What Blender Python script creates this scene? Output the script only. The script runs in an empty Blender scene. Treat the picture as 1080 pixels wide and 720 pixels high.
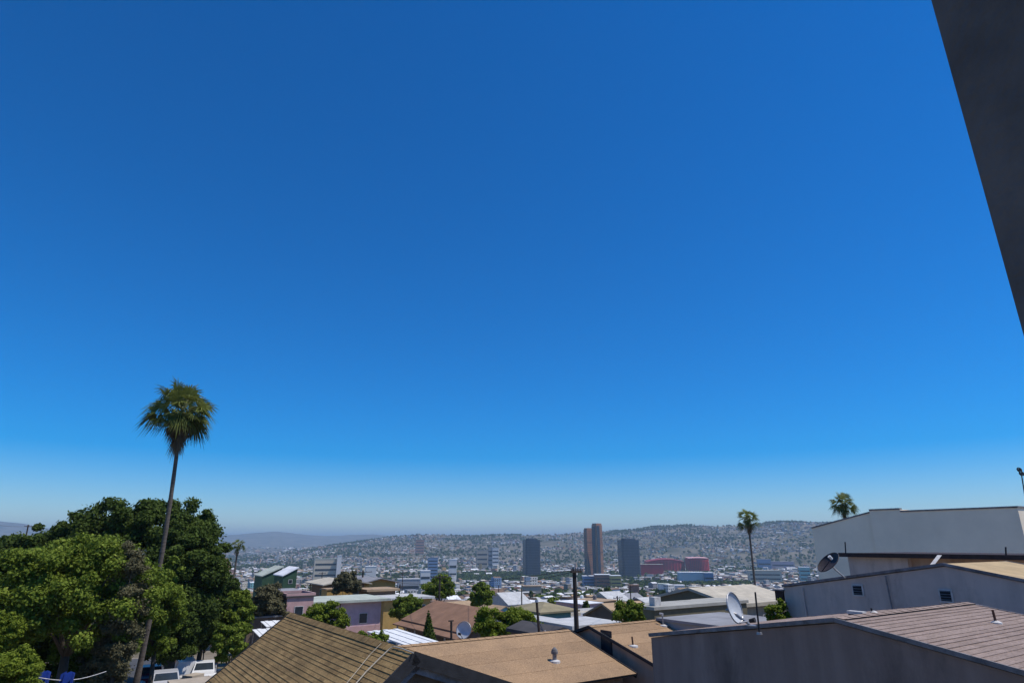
import bpy, math, random
import numpy as np
from mathutils import Vector
random.seed(7); rng = np.random.default_rng(7)
S = bpy.context.scene; COL = S.collection
R_ = math.radians

# ------------------------------------------------------------------ camera, world, sun
PITCH, FPX = R_(17.8), 660.0
cam = bpy.data.cameras.new('camera'); co = bpy.data.objects.new('camera', cam); COL.objects.link(co)
cam.sensor_width = 36; cam.lens = FPX/1080*36; cam.clip_start = .05; cam.clip_end = 90000
co.location = (0, 0, 0); co.rotation_euler = (math.pi/2+PITCH, 0, 0); S.camera = co
SUN_AZ, SUN_EL = R_(98), R_(63)
w = bpy.data.worlds.new('World'); S.world = w; w.use_nodes = True
nt = w.node_tree; bg = nt.nodes['Background']
sky = nt.nodes.new('ShaderNodeTexSky'); sky.sky_type = 'NISHITA'; sky.sun_disc = False
sky.sun_elevation = SUN_EL; sky.sun_rotation = SUN_AZ; sky.altitude = 300
sky.air_density = 1.0; sky.dust_density = 0.15; sky.ozone_density = 8.0
hs = nt.nodes.new('ShaderNodeHueSaturation'); hs.inputs['Saturation'].default_value = 1.5; hs.inputs['Hue'].default_value = 0.504
v1 = nt.nodes.new('ShaderNodeVectorMath'); v1.operation = 'SCALE'; v1.inputs['Scale'].default_value = .1        # deepen the blue: gamma about the horizon's brightness
gm = nt.nodes.new('ShaderNodeGamma'); gm.inputs['Gamma'].default_value = 1.1
v2 = nt.nodes.new('ShaderNodeVectorMath'); v2.operation = 'SCALE'; v2.inputs['Scale'].default_value = 9.0
nt.links.new(sky.outputs[0], v1.inputs[0]); nt.links.new(v1.outputs[0], gm.inputs[0]); nt.links.new(gm.outputs[0], v2.inputs[0])
nt.links.new(v2.outputs[0], hs.inputs['Color']); nt.links.new(hs.outputs[0], bg.inputs[0]); bg.inputs[1].default_value = 0.125
sl = bpy.data.lights.new('sun', 'SUN'); sl.energy = 3.2; sl.angle = R_(.53); sl.color = (1, .95, .87)
so = bpy.data.objects.new('sun', sl); COL.objects.link(so)
sd = Vector((math.sin(SUN_AZ)*math.cos(SUN_EL), math.cos(SUN_AZ)*math.cos(SUN_EL), math.sin(SUN_EL)))
so.rotation_euler = sd.to_track_quat('Z', 'Y').to_euler(); so.location = (0, 0, 200)
S.view_settings.view_transform = 'Standard'; S.view_settings.look = 'None'; S.view_settings.exposure = 0.35; S.view_settings.gamma = 1
S.cycles.max_bounces = 6; S.cycles.diffuse_bounces = 3; S.cycles.volume_bounces = 0; S.cycles.transparent_max_bounces = 8

# ------------------------------------------------------------------ geometry helpers
def ray(px, py):
    x = (px-540)/FPX; y = -(py-360)/FPX
    return np.array([x, math.cos(PITCH)-y*math.sin(PITCH), math.sin(PITCH)+y*math.cos(PITCH)])
def at(px, py, Y):
    r = ray(px, py); return r*Y/r[1]
def hit(px, py, n, p0):
    r = ray(px, py); return r*np.dot(n, p0)/np.dot(n, r)
def proj(c):
    f = c[1]*math.cos(PITCH)+c[2]*math.sin(PITCH); u = -c[1]*math.sin(PITCH)+c[2]*math.cos(PITCH)
    return 540+FPX*c[0]/f, 360-FPX*u/f
GA = R_(34)                                         # the street grid of the hill runs at this angle
U = np.array([math.cos(GA), math.sin(GA), 0.]); V = np.array([-math.sin(GA), math.cos(GA), 0.]); Z = np.array([0, 0, 1.])
def unit(v): v = np.asarray(v, float); return v/np.linalg.norm(v)

class MB:
    def __init__(s): s.v = []; s.f = []; s.m = []; s.uv = []
    def face(s, pts, m=0, uv=None):
        n = len(s.v); s.v += [tuple(map(float, p)) for p in pts]; s.f.append(tuple(range(n, n+len(pts)))); s.m.append(m)
        s.uv += list(uv) if uv is not None else [(0, 0)]*len(pts)
    def obox(s, o, a, b, c, m=0, mtop=None):
        o, a, b, c = (np.asarray(x, float) for x in (o, a, b, c))
        if np.dot(np.cross(a, b), c) < 0: a, b = b, a
        P = [o, o+a, o+a+b, o+b, o+c, o+a+c, o+a+b+c, o+b+c]
        for k, q in enumerate(((3, 2, 1, 0), (4, 5, 6, 7), (0, 1, 5, 4), (1, 2, 6, 5), (2, 3, 7, 6), (3, 0, 4, 7))):
            s.face([P[i] for i in q], mtop if (k == 1 and mtop is not None) else m)
    def box(s, x0, y0, z0, x1, y1, z1, m=0, mtop=None):
        s.obox((x0, y0, z0), (x1-x0, 0, 0), (0, y1-y0, 0), (0, 0, z1-z0), m, mtop)
    def tube(s, pts, rad, n=8, m=0, cap=True):
        pts = [np.asarray(p, float) for p in pts]
        if not hasattr(rad, '__len__'): rad = [rad]*len(pts)
        rings = []; prev = None
        for i, p in enumerate(pts):
            t = unit(pts[min(i+1, len(pts)-1)]-pts[max(i-1, 0)])
            if prev is None: x = np.cross(t, [0, 0, 1]) if abs(t[2]) < .9 else np.cross(t, [0, 1, 0])
            else: x = prev-t*np.dot(prev, t)
            x = unit(x); prev = x; y = np.cross(t, x)
            rings.append([p+rad[i]*(math.cos(2*math.pi*k/n)*x+math.sin(2*math.pi*k/n)*y) for k in range(n)])
        b = len(s.v)
        for r in rings: s.v += [tuple(q) for q in r]
        for i in range(len(rings)-1):
            for k in range(n):
                s.f.append((b+i*n+k, b+i*n+(k+1) % n, b+(i+1)*n+(k+1) % n, b+(i+1)*n+k)); s.m.append(m)
                v0, v1 = i/ max(1, len(rings)-1), (i+1)/max(1, len(rings)-1)
                s.uv += [(k/n, v0), ((k+1)/n, v0), ((k+1)/n, v1), (k/n, v1)]
        if cap:
            s.f.append(tuple(b+k for k in range(n))[::-1]); s.m.append(m); s.uv += [(0, 0)]*n
            s.f.append(tuple(b+(len(rings)-1)*n+k for k in range(n))); s.m.append(m); s.uv += [(0, 0)]*n
    def build(s, name, mats, parent=None, org=None, smooth=False):
        if not isinstance(mats, (list, tuple)): mats = [mats]
        if org is None: org = ORG.get(parent.name, (0, 0, 0)) if parent else (0, 0, 0)
        me = bpy.data.meshes.new(name)
        vv = [(x-org[0], y-org[1], z-org[2]) for x, y, z in s.v]
        me.from_pydata(vv, [], s.f)
        for m in mats: me.materials.append(m)
        if len(mats) > 1: me.polygons.foreach_set('material_index', s.m)
        ul = me.uv_layers.new(name='UVMap'); ul.data.foreach_set('uv', np.array(s.uv, dtype=np.float32).ravel())
        if smooth: me.polygons.foreach_set('use_smooth', [True]*len(s.f))
        o = bpy.data.objects.new(name, me); COL.objects.link(o)
        if parent: o.parent = parent; ORG[o.name] = org
        else: o.location = org
        return o
ORG = {}
def tag(o, label, cat, group=None, kind=None):
    o['label'] = label; o['category'] = cat
    if group: o['group'] = group
    if kind: o['kind'] = kind
    return o
def thing(name, label, cat, loc, rz=0, group=None, local=False):
    o = bpy.data.objects.new(name, None); COL.objects.link(o); o.empty_display_size = .3
    o.location = tuple(map(float, loc)); o.rotation_euler = (0, 0, rz)
    ORG[o.name] = (0, 0, 0) if local else tuple(map(float, loc))
    return tag(o, label, cat, group)

# ------------------------------------------------------------------ materials
MATS = {}
def mat(name, col, rough=.85, var=.15, scale=3., bump=0., spec=.3, metal=0., col2=None, stretch=None, detail=5, coords='Object'):
    if name in MATS: return MATS[name]
    m = bpy.data.materials.new(name); m.use_nodes = True; t = m.node_tree; b = t.nodes['Principled BSDF']
    b.inputs['Roughness'].default_value = rough; b.inputs['Specular IOR Level'].default_value = spec; b.inputs['Metallic'].default_value = metal
    tc = t.nodes.new('ShaderNodeTexCoord'); mp = t.nodes.new('ShaderNodeMapping'); t.links.new(tc.outputs[coords], mp.inputs[0])
    if stretch: mp.inputs['Scale'].default_value = stretch
    no = t.nodes.new('ShaderNodeTexNoise'); no.inputs['Scale'].default_value = scale; no.inputs['Detail'].default_value = detail; no.inputs['Roughness'].default_value = .65
    t.links.new(mp.outputs[0], no.inputs['Vector'])
    cr = t.nodes.new('ShaderNodeValToRGB'); t.links.new(no.outputs['Fac'], cr.inputs[0])
    c1 = tuple(max(0, c*(1-var)) for c in col); c2 = tuple(min(1, c*(1+var)) for c in (col2 or col))
    cr.color_ramp.elements[0].position = .32; cr.color_ramp.elements[1].position = .68
    cr.color_ramp.elements[0].color = c1+(1,); cr.color_ramp.elements[1].color = c2+(1,)
    t.links.new(cr.outputs[0], b.inputs['Base Color'])
    if bump:
        n2 = t.nodes.new('ShaderNodeTexNoise'); n2.inputs['Scale'].default_value = scale*9; t.links.new(mp.outputs[0], n2.inputs['Vector'])
        bp = t.nodes.new('ShaderNodeBump'); bp.inputs['Strength'].default_value = bump; bp.inputs['Distance'].default_value = .02
        t.links.new(n2.outputs['Fac'], bp.inputs['Height']); t.links.new(bp.outputs[0], b.inputs['Normal'])
    MATS[name] = m; return m
def stained(name, col, stain, rough=.9):
    """stucco with streaks running down from the top"""
    m = mat(name, col, rough, .1, 1.2, .25)
    t = m.node_tree; b = t.nodes['Principled BSDF']; src = b.inputs['Base Color'].links[0].from_socket
    tc = t.nodes.new('ShaderNodeTexCoord'); mp = t.nodes.new('ShaderNodeMapping'); mp.inputs['Scale'].default_value = (2.2, 2.2, .22)
    n = t.nodes.new('ShaderNodeTexNoise'); n.inputs['Scale'].default_value = 1.3; n.inputs['Detail'].default_value = 7
    t.links.new(tc.outputs['Object'], mp.inputs[0]); t.links.new(mp.outputs[0], n.inputs['Vector'])
    cr = t.nodes.new('ShaderNodeValToRGB'); cr.color_ramp.elements[0].position = .45; cr.color_ramp.elements[1].position = .75
    t.links.new(n.outputs['Fac'], cr.inputs[0])
    mx = t.nodes.new('ShaderNodeMix'); mx.data_type = 'RGBA'; mx.inputs['B'].default_value = stain+(1,)
    ml = t.nodes.new('ShaderNodeMath'); ml.operation = 'MULTIPLY'; ml.inputs[1].default_value = .85
    t.links.new(cr.outputs[0], ml.inputs[0]); t.links.new(ml.outputs[0], mx.inputs['Factor'])
    t.links.new(src, mx.inputs['A'])
    mp2 = t.nodes.new('ShaderNodeMapping'); mp2.inputs['Scale'].default_value = (1.1, 1.1, .45); mp2.inputs['Location'].default_value = (3, 7, 1)
    n2 = t.nodes.new('ShaderNodeTexNoise'); n2.inputs['Scale'].default_value = .9; n2.inputs['Detail'].default_value = 9; n2.inputs['Roughness'].default_value = .72
    t.links.new(tc.outputs['Object'], mp2.inputs[0]); t.links.new(mp2.outputs[0], n2.inputs['Vector'])
    mr = t.nodes.new('ShaderNodeMapRange'); mr.inputs[1].default_value = .52; mr.inputs[2].default_value = .70; mr.inputs[3].default_value = 0; mr.inputs[4].default_value = .6; t.links.new(n2.outputs['Fac'], mr.inputs[0])
    m3 = t.nodes.new('ShaderNodeMix'); m3.data_type = 'RGBA'; m3.inputs['B'].default_value = tuple(c*.45 for c in col)+(1,)          # grime
    t.links.new(mr.outputs[0], m3.inputs['Factor']); t.links.new(mx.outputs['Result'], m3.inputs['A']); t.links.new(m3.outputs['Result'], b.inputs['Base Color'])
    return m
def shingle(name, c1, c2, width, height, mortar=.0, dirt=None, gap=(.03, .025, .02)):
    """tile colours vary piece by piece, laid out by the roof's own UVs in metres"""
    m = bpy.data.materials.new(name); m.use_nodes = True; t = m.node_tree; b = t.nodes['Principled BSDF']
    b.inputs['Roughness'].default_value = .95; b.inputs['Specular IOR Level'].default_value = .15
    uv = t.nodes.new('ShaderNodeUVMap'); br = t.nodes.new('ShaderNodeTexBrick'); t.links.new(uv.outputs[0], br.inputs['Vector'])
    br.inputs['Scale'].default_value = 1; br.inputs['Brick Width'].default_value = width; br.inputs['Row Height'].default_value = height
    br.inputs['Mortar Size'].default_value = mortar; br.inputs['Color1'].default_value = c1+(1,); br.inputs['Color2'].default_value = c2+(1,); br.inputs['Mortar'].default_value = gap+(1,)
    br.inputs['Bias'].default_value = 0
    tc = t.nodes.new('ShaderNodeTexCoord'); n = t.nodes.new('ShaderNodeTexNoise'); n.inputs['Scale'].default_value = .9; n.inputs['Detail'].default_value = 8; n.inputs['Roughness'].default_value = .7
    t.links.new(tc.outputs['Object'], n.inputs['Vector'])
    cr = t.nodes.new('ShaderNodeValToRGB'); cr.color_ramp.elements[0].position = .42; cr.color_ramp.elements[1].position = .66; t.links.new(n.outputs['Fac'], cr.inputs[0])
    mx = t.nodes.new('ShaderNodeMix'); mx.data_type = 'RGBA'; mx.inputs['B'].default_value = (dirt or c1)+(1,)
    ml = t.nodes.new('ShaderNodeMath'); ml.operation = 'MULTIPLY'; ml.inputs[1].default_value = .55; t.links.new(cr.outputs[0], ml.inputs[0])
    t.links.new(ml.outputs[0], mx.inputs['Factor']); t.links.new(br.outputs['Color'], mx.inputs['A'])
    n3 = t.nodes.new('ShaderNodeTexNoise'); n3.inputs['Scale'].default_value = 25; n3.inputs['Detail'].default_value = 3; t.links.new(tc.outputs['Object'], n3.inputs['Vector'])
    mr = t.nodes.new('ShaderNodeMapRange'); mr.inputs[1].default_value = .3; mr.inputs[2].default_value = .7; mr.inputs[3].default_value = .72; mr.inputs[4].default_value = 1.25
    t.links.new(n3.outputs['Fac'], mr.inputs[0])
    m2 = t.nodes.new('ShaderNodeMix'); m2.data_type = 'RGBA'; m2.blend_type = 'MULTIPLY'; m2.inputs['Factor'].default_value = 1
    t.links.new(mx.outputs['Result'], m2.inputs['A']); t.links.new(mr.outputs[0], m2.inputs['B'])
    t.links.new(m2.outputs['Result'], b.inputs['Base Color'])
    bp = t.nodes.new('ShaderNodeBump'); bp.inputs['Strength'].default_value = .4; bp.inputs['Distance'].default_value = .01
    t.links.new(n3.outputs['Fac'], bp.inputs['Height']); t.links.new(bp.outputs[0], b.inputs['Normal'])
    MATS[name] = m; return m
def leafmat(name, c1, c2, c3=None, transl=.3):
    m = bpy.data.materials.new(name); m.use_nodes = True; t = m.node_tree; b = t.nodes['Principled BSDF']
    b.inputs['Roughness'].default_value = .7; b.inputs['Specular IOR Level'].default_value = .12
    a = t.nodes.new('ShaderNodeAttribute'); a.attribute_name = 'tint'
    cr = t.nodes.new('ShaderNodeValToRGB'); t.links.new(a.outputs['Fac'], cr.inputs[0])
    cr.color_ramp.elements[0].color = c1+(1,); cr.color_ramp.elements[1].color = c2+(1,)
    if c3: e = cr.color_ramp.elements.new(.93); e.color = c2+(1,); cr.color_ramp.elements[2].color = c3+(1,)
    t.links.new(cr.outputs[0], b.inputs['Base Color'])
    tr = t.nodes.new('ShaderNodeBsdfTranslucent'); t.links.new(cr.outputs[0], tr.inputs[0])
    mx = t.nodes.new('ShaderNodeMixShader'); mx.inputs[0].default_value = transl
    out = t.nodes['Material Output']; t.links.new(b.outputs[0], mx.inputs[1]); t.links.new(tr.outputs[0], mx.inputs[2]); t.links.new(mx.outputs[0], out.inputs[0])
    MATS[name] = m; return m
def colmat(name, rough=.85):
    m = bpy.data.materials.new(name); m.use_nodes = True; t = m.node_tree; b = t.nodes['Principled BSDF']
    b.inputs['Roughness'].default_value = rough; b.inputs['Specular IOR Level'].default_value = .25
    a = t.nodes.new('ShaderNodeAttribute'); a.attribute_name = 'paint'; 
    tc = t.nodes.new('ShaderNodeTexCoord'); n = t.nodes.new('ShaderNodeTexNoise'); n.inputs['Scale'].default_value = .35; n.inputs['Detail'].default_value = 6
    t.links.new(tc.outputs['Object'], n.inputs['Vector'])
    mr = t.nodes.new('ShaderNodeMapRange'); mr.inputs[1].default_value = .3; mr.inputs[2].default_value = .7; mr.inputs[3].default_value = .75; mr.inputs[4].default_value = 1.15
    t.links.new(n.outputs['Fac'], mr.inputs[0])
    m2 = t.nodes.new('ShaderNodeMix'); m2.data_type = 'RGBA'; m2.blend_type = 'MULTIPLY'; m2.inputs['Factor'].default_value = 1
    t.links.new(a.outputs['Color'], m2.inputs['A']); t.links.new(mr.outputs[0], m2.inputs['B']); t.links.new(m2.outputs['Result'], b.inputs['Base Color'])
    MATS[name] = m; return m

# ------------------------------------------------------------------ terrain
def pxaz(x, y):
    """column of the photograph at the horizon that a bearing falls on (only used to give each bearing its ridge height)"""
    az = np.clip(np.arctan2(x, y), -1.35, 1.35); return 540+693*np.tan(az)
def vnoise(x, y, seed=0):
    xi = np.floor(x).astype(np.int64); yi = np.floor(y).astype(np.int64); fx = x-xi; fy = y-yi
    fx = fx*fx*(3-2*fx); fy = fy*fy*(3-2*fy)
    def h(a, b):
        n = (a*374761393+b*668265263+seed*974711) & 0x7fffffff; n = ((n ^ (n >> 13))*1274126177) & 0x7fffffff
        return ((n ^ (n >> 16)) & 0xffff)/65535.
    return (h(xi, yi)*(1-fx)+h(xi+1, yi)*fx)*(1-fy)+(h(xi, yi+1)*(1-fx)+h(xi+1, yi+1)*fx)*fy
def fbm(x, y, s=0, o=4):
    r = 0; a = .5
    for i in range(o): r = r+a*(vnoise(x*2**i, y*2**i, s+i)-.5); a *= .5
    return r*2
HP = [0, 30, 45, 60, 100, 200, 350, 600, 1000, 1500, 2600, 3000]
HZ = [-7.8, -8.1, -9.2, -11, -14.2, -22, -35, -51, -71, -87, -92, -91]
RP = [-2000, 150, 250, 290, 330, 380, 410, 440, 480, 540, 600, 640, 690, 740, 790, 830, 860, 1080, 3000]
RY = [588, 588, 586, 583, 578, 572, 569, 567, 567.5, 566.5, 565, 561, 558, 557.5, 556, 553.5, 553, 551, 551]
MP = [-2000, -40, 20, 60, 110, 200, 250, 290, 325, 360, 395, 430, 480, 530, 600, 3000]
MY = [553, 554, 556, 561, 566, 567, 565.5, 563, 566, 567, 564.5, 566, 567, 569, 572, 572]
def height(x, y):
    x = np.asarray(x, float); y = np.asarray(y, float); r = np.hypot(x, y); d = np.where(y > 0, r*.6+.4*np.maximum(y, 0), r*.2)
    z = np.interp(d, HP, HZ)
    px = pxaz(x, y)
    rz = (572-np.interp(px, RP, RY))/693*4700
    t = np.clip((r-2500)/(4700-2500), 0, 1); s = t*t*(3-2*t)
    hill = -92+(rz+92)*(.35*t+.65*s)
    rough = fbm(x/420, y/420, 3, 6)*44*np.clip((r-2500)/1500, 0, 1)*np.clip((rz+75)/120, .1, 1)
    z2 = hill+rough*(1-.2*np.clip((r-4200)/500, 0, 1))
    t3 = np.clip((r-4900)/2500, 0, 1); z2 = z2*(1-t3)+(-60)*t3 
    mz = (572-np.interp(px, MP, MY))/693*12500
    t4 = np.clip((r-9000)/3500, 0, 1); t4 = t4*t4*(3-2*t4)
    z2 = z2+t4*(mz+60)+t4*fbm(x/1500, y/1500, 9, 5)*60
    t5 = np.clip((r-13000)/6000, 0, 1); z2 = z2*(1-t5)+(-60)*t5
    k = np.clip((r-2400)/200, 0, 1)
    z = z*(1-k)+z2*k
    return z+fbm(x/60, y/60, 5, 3)*1.6*np.clip((r-90)/200, 0, 1)
def H(x, y): return float(height(np.array([x]), np.array([y]))[0])
def make_terrain():
    az = np.unique(np.concatenate([np.arange(-180, 181, 4), np.arange(-48, 48.1, .35)]).round(3)); az = az[az < 179.9]
    rr = np.concatenate([[.01], np.geomspace(3, 90, 30), np.geomspace(95, 2400, 60), np.linspace(2450, 5200, 95), np.geomspace(5300, 9000, 12), np.linspace(9300, 16000, 45), np.geomspace(16500, 30000, 8)])
    A, Rr = np.meshgrid(np.radians(az), rr); X = Rr*np.sin(A); Y = Rr*np.cos(A); Zz = height(X, Y)
    n, m = X.shape; v = np.stack([X, Y, Zz], -1).reshape(-1, 3)
    i, j = np.meshgrid(np.arange(n-1), np.arange(m), indexing='ij'); j2 = (j+1) % m
    f = np.stack([i*m+j, i*m+j2, (i+1)*m+j2, (i+1)*m+j], -1).reshape(-1, 4)[:, ::-1]
    me = bpy.data.meshes.new('terrain'); me.from_pydata(v.tolist(), [], f.tolist()); me.polygons.foreach_set('use_smooth', [True]*len(f))
    g = bpy.data.materials.new('ground'); g.use_nodes = True; t = g.node_tree; b = t.nodes['Principled BSDF']; b.inputs['Roughness'].default_value = .95; b.inputs['Specular IOR Level'].default_value = .1
    tc = t.nodes.new('ShaderNodeTexCoord')
    def nz(sc, d=6):
        q = t.nodes.new('ShaderNodeTexNoise'); q.inputs['Scale'].default_value = sc; q.inputs['Detail'].default_value = d; q.inputs['Roughness'].default_value = .65; t.links.new(tc.outputs['Object'], q.inputs['Vector']); return q
    def ramp(src, *st):
        c = t.nodes.new('ShaderNodeValToRGB'); e = c.color_ramp.elements
        e[0].position, e[0].color = st[0][0], st[0][1]+(1,); e[1].position, e[1].color = st[-1][0], st[-1][1]+(1,)
        for p, cc in st[1:-1]: q = e.new(p); q.color = cc+(1,)
        t.links.new(src, c.inputs[0]); return c
    near = ramp(nz(.08).outputs['Fac'], (.3, (.09, .09, .05)), (.45, (.19, .155, .11)), (.55, (.26, .22, .17)), (.7, (.17, .15, .13)))
    far = ramp(nz(.006, 9).outputs['Fac'], (.3, (.05, .055, .036)), (.44, (.095, .09, .063)), (.55, (.17, .148, .11)), (.72, (.23, .20, .16)))
    ln = t.nodes.new('ShaderNodeVectorMath'); ln.operation = 'LENGTH'; t.links.new(tc.outputs['Object'], ln.inputs[0])
    mr = t.nodes.new('ShaderNodeMapRange'); mr.inputs[1].default_value = 300; mr.inputs[2].default_value = 900; t.links.new(ln.outputs['Value'], mr.inputs[0])
    mx = t.nodes.new('ShaderNodeMix'); mx.data_type = 'RGBA'; t.links.new(mr.outputs[0], mx.inputs['Factor']); t.links.new(near.outputs[0], mx.inputs['A']); t.links.new(far.outputs[0], mx.inputs['B'])
    t.links.new(mx.outputs['Result'], b.inputs['Base Color'])
    me.materials.append(g); o = bpy.data.objects.new('terrain', me); COL.objects.link(o); o['kind'] = 'structure'
make_terrain()

# haze: one even volume round everything
hz = bpy.data.materials.new('haze_air'); hz.use_nodes = True; t = hz.node_tree; t.nodes.remove(t.nodes['Principled BSDF'])
pv = t.nodes.new('ShaderNodeVolumePrincipled'); pv.inputs['Color'].default_value = (.60, .82, 1, 1); pv.inputs['Density'].default_value = 1.05e-4; pv.inputs['Anisotropy'].default_value = .1
t.links.new(pv.outputs[0], t.nodes['Material Output'].inputs['Volume'])
mb = MB(); mb.box(-31000, -31000, -220, 31000, 31000, 330); hzo = mb.build('haze', hz); hzo['kind'] = 'stuff'; hzo['label'] = 'thin blue daytime haze over the whole valley'; hzo['category'] = 'haze'

# ------------------------------------------------------------------ shared materials
M = {}
M['purple'] = stained('purple_stucco', (.255, .19, .16), (.37, .28, .235))
M['lav'] = stained('lavender_stucco', (.55, .455, .39), (.68, .55, .46))
M['bigwall'] = mat('pale_cream_stucco', (.92, .79, .60), .9, .06, .5, .2)
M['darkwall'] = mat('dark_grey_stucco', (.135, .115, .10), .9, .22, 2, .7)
M['tanwall'] = stained('brown_grey_stucco', (.46, .31, .22), (.54, .38, .28))
M['paleplaster'] = stained('pale_pink_plaster', (.56, .46, .41), (.42, .33, .29))
M['brownfascia'] = mat('dark_brown_board', (.045, .03, .028), .8, .3, 4, .2)
M['fascia'] = mat('weathered_fascia', (.20, .19, .19), .8, .4, 4, .2)
M['darkfascia'] = mat('black_brown_fascia', (.03, .03, .032), .8, .3, 4, .2)
M['flash'] = mat('pale_flashing', (.55, .53, .5), .6, .25, 6, .1)
M['metal'] = mat('galvanised_metal', (.32, .32, .33), .45, .2, 8, 0, .5, .6)
M['rust'] = mat('rusty_pipe', (.10, .05, .035), .8, .4, 9, .2)
M['black'] = mat('black_opening', (.012, .012, .015), .7, .2, 5)
M['glass'] = mat('window_glass', (.03, .04, .05), .15, .2, 2, 0, .6)
M['wood'] = mat('dark_pole_wood', (.055, .042, .034), .9, .35, 3, .4, stretch=(6, 6, .4))
M['white'] = mat('white_paint', (.75, .75, .73), .6, .12, 2)
M['dishw'] = mat('dish_white', (.52, .54, .56), .5, .12, 5)
M['dishd'] = mat('dish_dark', (.045, .035, .036), .6, .3, 7)

M['ochre'] = mat('ochre_roll_roofing', (.46, .34, .19), .95, .18, 1.5, .5, .15)
M['concrete'] = mat('pale_concrete', (.42, .41, .38), .9, .2, 1.2, .3)
M['asph'] = mat('street_asphalt', (.07, .07, .072), .95, .3, .8, .3)
M['beige'] = mat('beige_concrete', (.40, .34, .27), .9, .2, .8, .3)
M['rubber'] = mat('tyre_rubber', (.02, .02, .02), .9, .2, 8)
M['shin_brown'] = shingle('brown_shingles', (.36, .235, .10), (.22, .14, .06), .30, .12, 0, (.11, .08, .04))
M['shin_pink'] = shingle('pinkish_shingles', (.335, .255, .215), (.26, .195, .16), .33, .145, 0, (.25, .19, .165))
M['tan'] = shingle('tan_roll_roofing', (.375, .245, .14), (.31, .20, .113), 7.3, .93, .0, (.22, .15, .095))
M['shin_red'] = shingle('redbrown_shingles', (.20, .10, .07), (.15, .075, .055), .4, .3, 0, (.12, .075, .055))
M['leaf_dark'] = leafmat('dark_leaves', (.030, .050, .010), (.092, .135, .022), (.16, .20, .04), .28)
M['leaf_mid'] = leafmat('mid_green_leaves', (.075, .115, .012), (.215, .275, .036), (.33, .37, .07), .28)
M['leaf_bright'] = leafmat('bright_leaves', (.09, .13, .012), (.25, .31, .035), None, .35)
M['leaf_grey'] = leafmat('grey_brown_leaves', (.085, .08, .04), (.18, .165, .085), None, .2)
M['palm_leaf'] = leafmat('palm_frond', (.045, .065, .014), (.22, .25, .06), (.42, .42, .20), .25)
M['palm_dead'] = leafmat('dead_palm_frond', (.085, .06, .035), (.24, .18, .11), None, .15)
M['bark'] = mat('tree_bark', (.085, .07, .055), .95, .3, 3, .5, stretch=(3, 3, .6))
M['palmbark'] = mat('palm_bark', (.12, .098, .08), .95, .35, 2.0, .6, stretch=(1, 1, 5))

# ------------------------------------------------------------------ foliage
def leaf_arrays(cent, rad, n, size, up=.35, shell=.55):
    """n leaves spread over a set of clumps; returns verts and tint"""
    cent = np.asarray(cent, float); rad = np.asarray(rad, float)
    k = rng.choice(len(cent), n, p=rad**2/np.sum(rad**2))
    d = rng.normal(size=(n, 3)); d /= np.linalg.norm(d, axis=1, keepdims=True)
    rr = shell+(1-shell)*rng.random(n)**.6; rr *= 1+.22*rng.normal(size=n).clip(-1, 1.6)
    p = cent[k]+d*(rad[k]*rr)[:, None]*np.array([1, 1, .8])
    nn = d*.7+rng.normal(size=(n, 3))*.6+np.array([0, 0, up]); nn /= np.linalg.norm(nn, axis=1, keepdims=True)
    a = np.cross(nn, rng.normal(size=(n, 3))); a /= np.linalg.norm(a, axis=1, keepdims=True); b = np.cross(nn, a)
    s = size*(.55+.9*rng.random(n))[:, None]; l = s*1.5
    v = np.stack([p-a*s*.5, p-b*l*.5, p+a*s*.5, p+b*l*.5], 1)
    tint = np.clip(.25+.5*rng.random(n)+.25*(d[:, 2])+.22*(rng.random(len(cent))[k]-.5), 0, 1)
    return v.reshape(-1, 3), tint
def quad_mesh(name, v, tint, m, org=(0, 0, 0)):
    n = len(v)//4; me = bpy.data.meshes.new(name); me.vertices.add(n*4); me.loops.add(n*4); me.polygons.add(n)
    me.vertices.foreach_set('co', (v-np.array(org)).astype(np.float32).ravel())
    me.loops.foreach_set('vertex_index', np.arange(n*4, dtype=np.int32)); me.polygons.foreach_set('loop_start', np.arange(0, n*4, 4, dtype=np.int32))
    me.update(calc_edges=True)
    at_ = me.attributes.new('tint', 'FLOAT', 'FACE'); at_.data.foreach_set('value', tint.astype(np.float32)); me.materials.append(m); return me
def link(name, me, parent=None):
    o = bpy.data.objects.new(name, me); COL.objects.link(o)
    if parent: o.parent = parent; ORG[o.name] = ORG[parent.name]
    return o
def crown_clumps(c, R, k, cr=(.16, .30), low=-.5, seed=None):
    """clump centres through an uneven ellipsoid"""
    out = []; rad = []; c = np.array(c, float); R = np.array(R, float)
    while len(out) < k:
        d = rng.normal(size=3); d /= np.linalg.norm(d)
        if d[2] < low: continue
        q = .35+.62*rng.random()**.5
        lump = 1.03+.09*math.sin(3.1*d[0]+5*d[1]+c[0])+.06*math.cos(4.3*d[1]-3.7*d[2]+c[1])
        out.append(c+d*R*q*lump); rad.append(rng.uniform(*cr)*R.mean()*(1.15-.35*q))
    return out, rad
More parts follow.
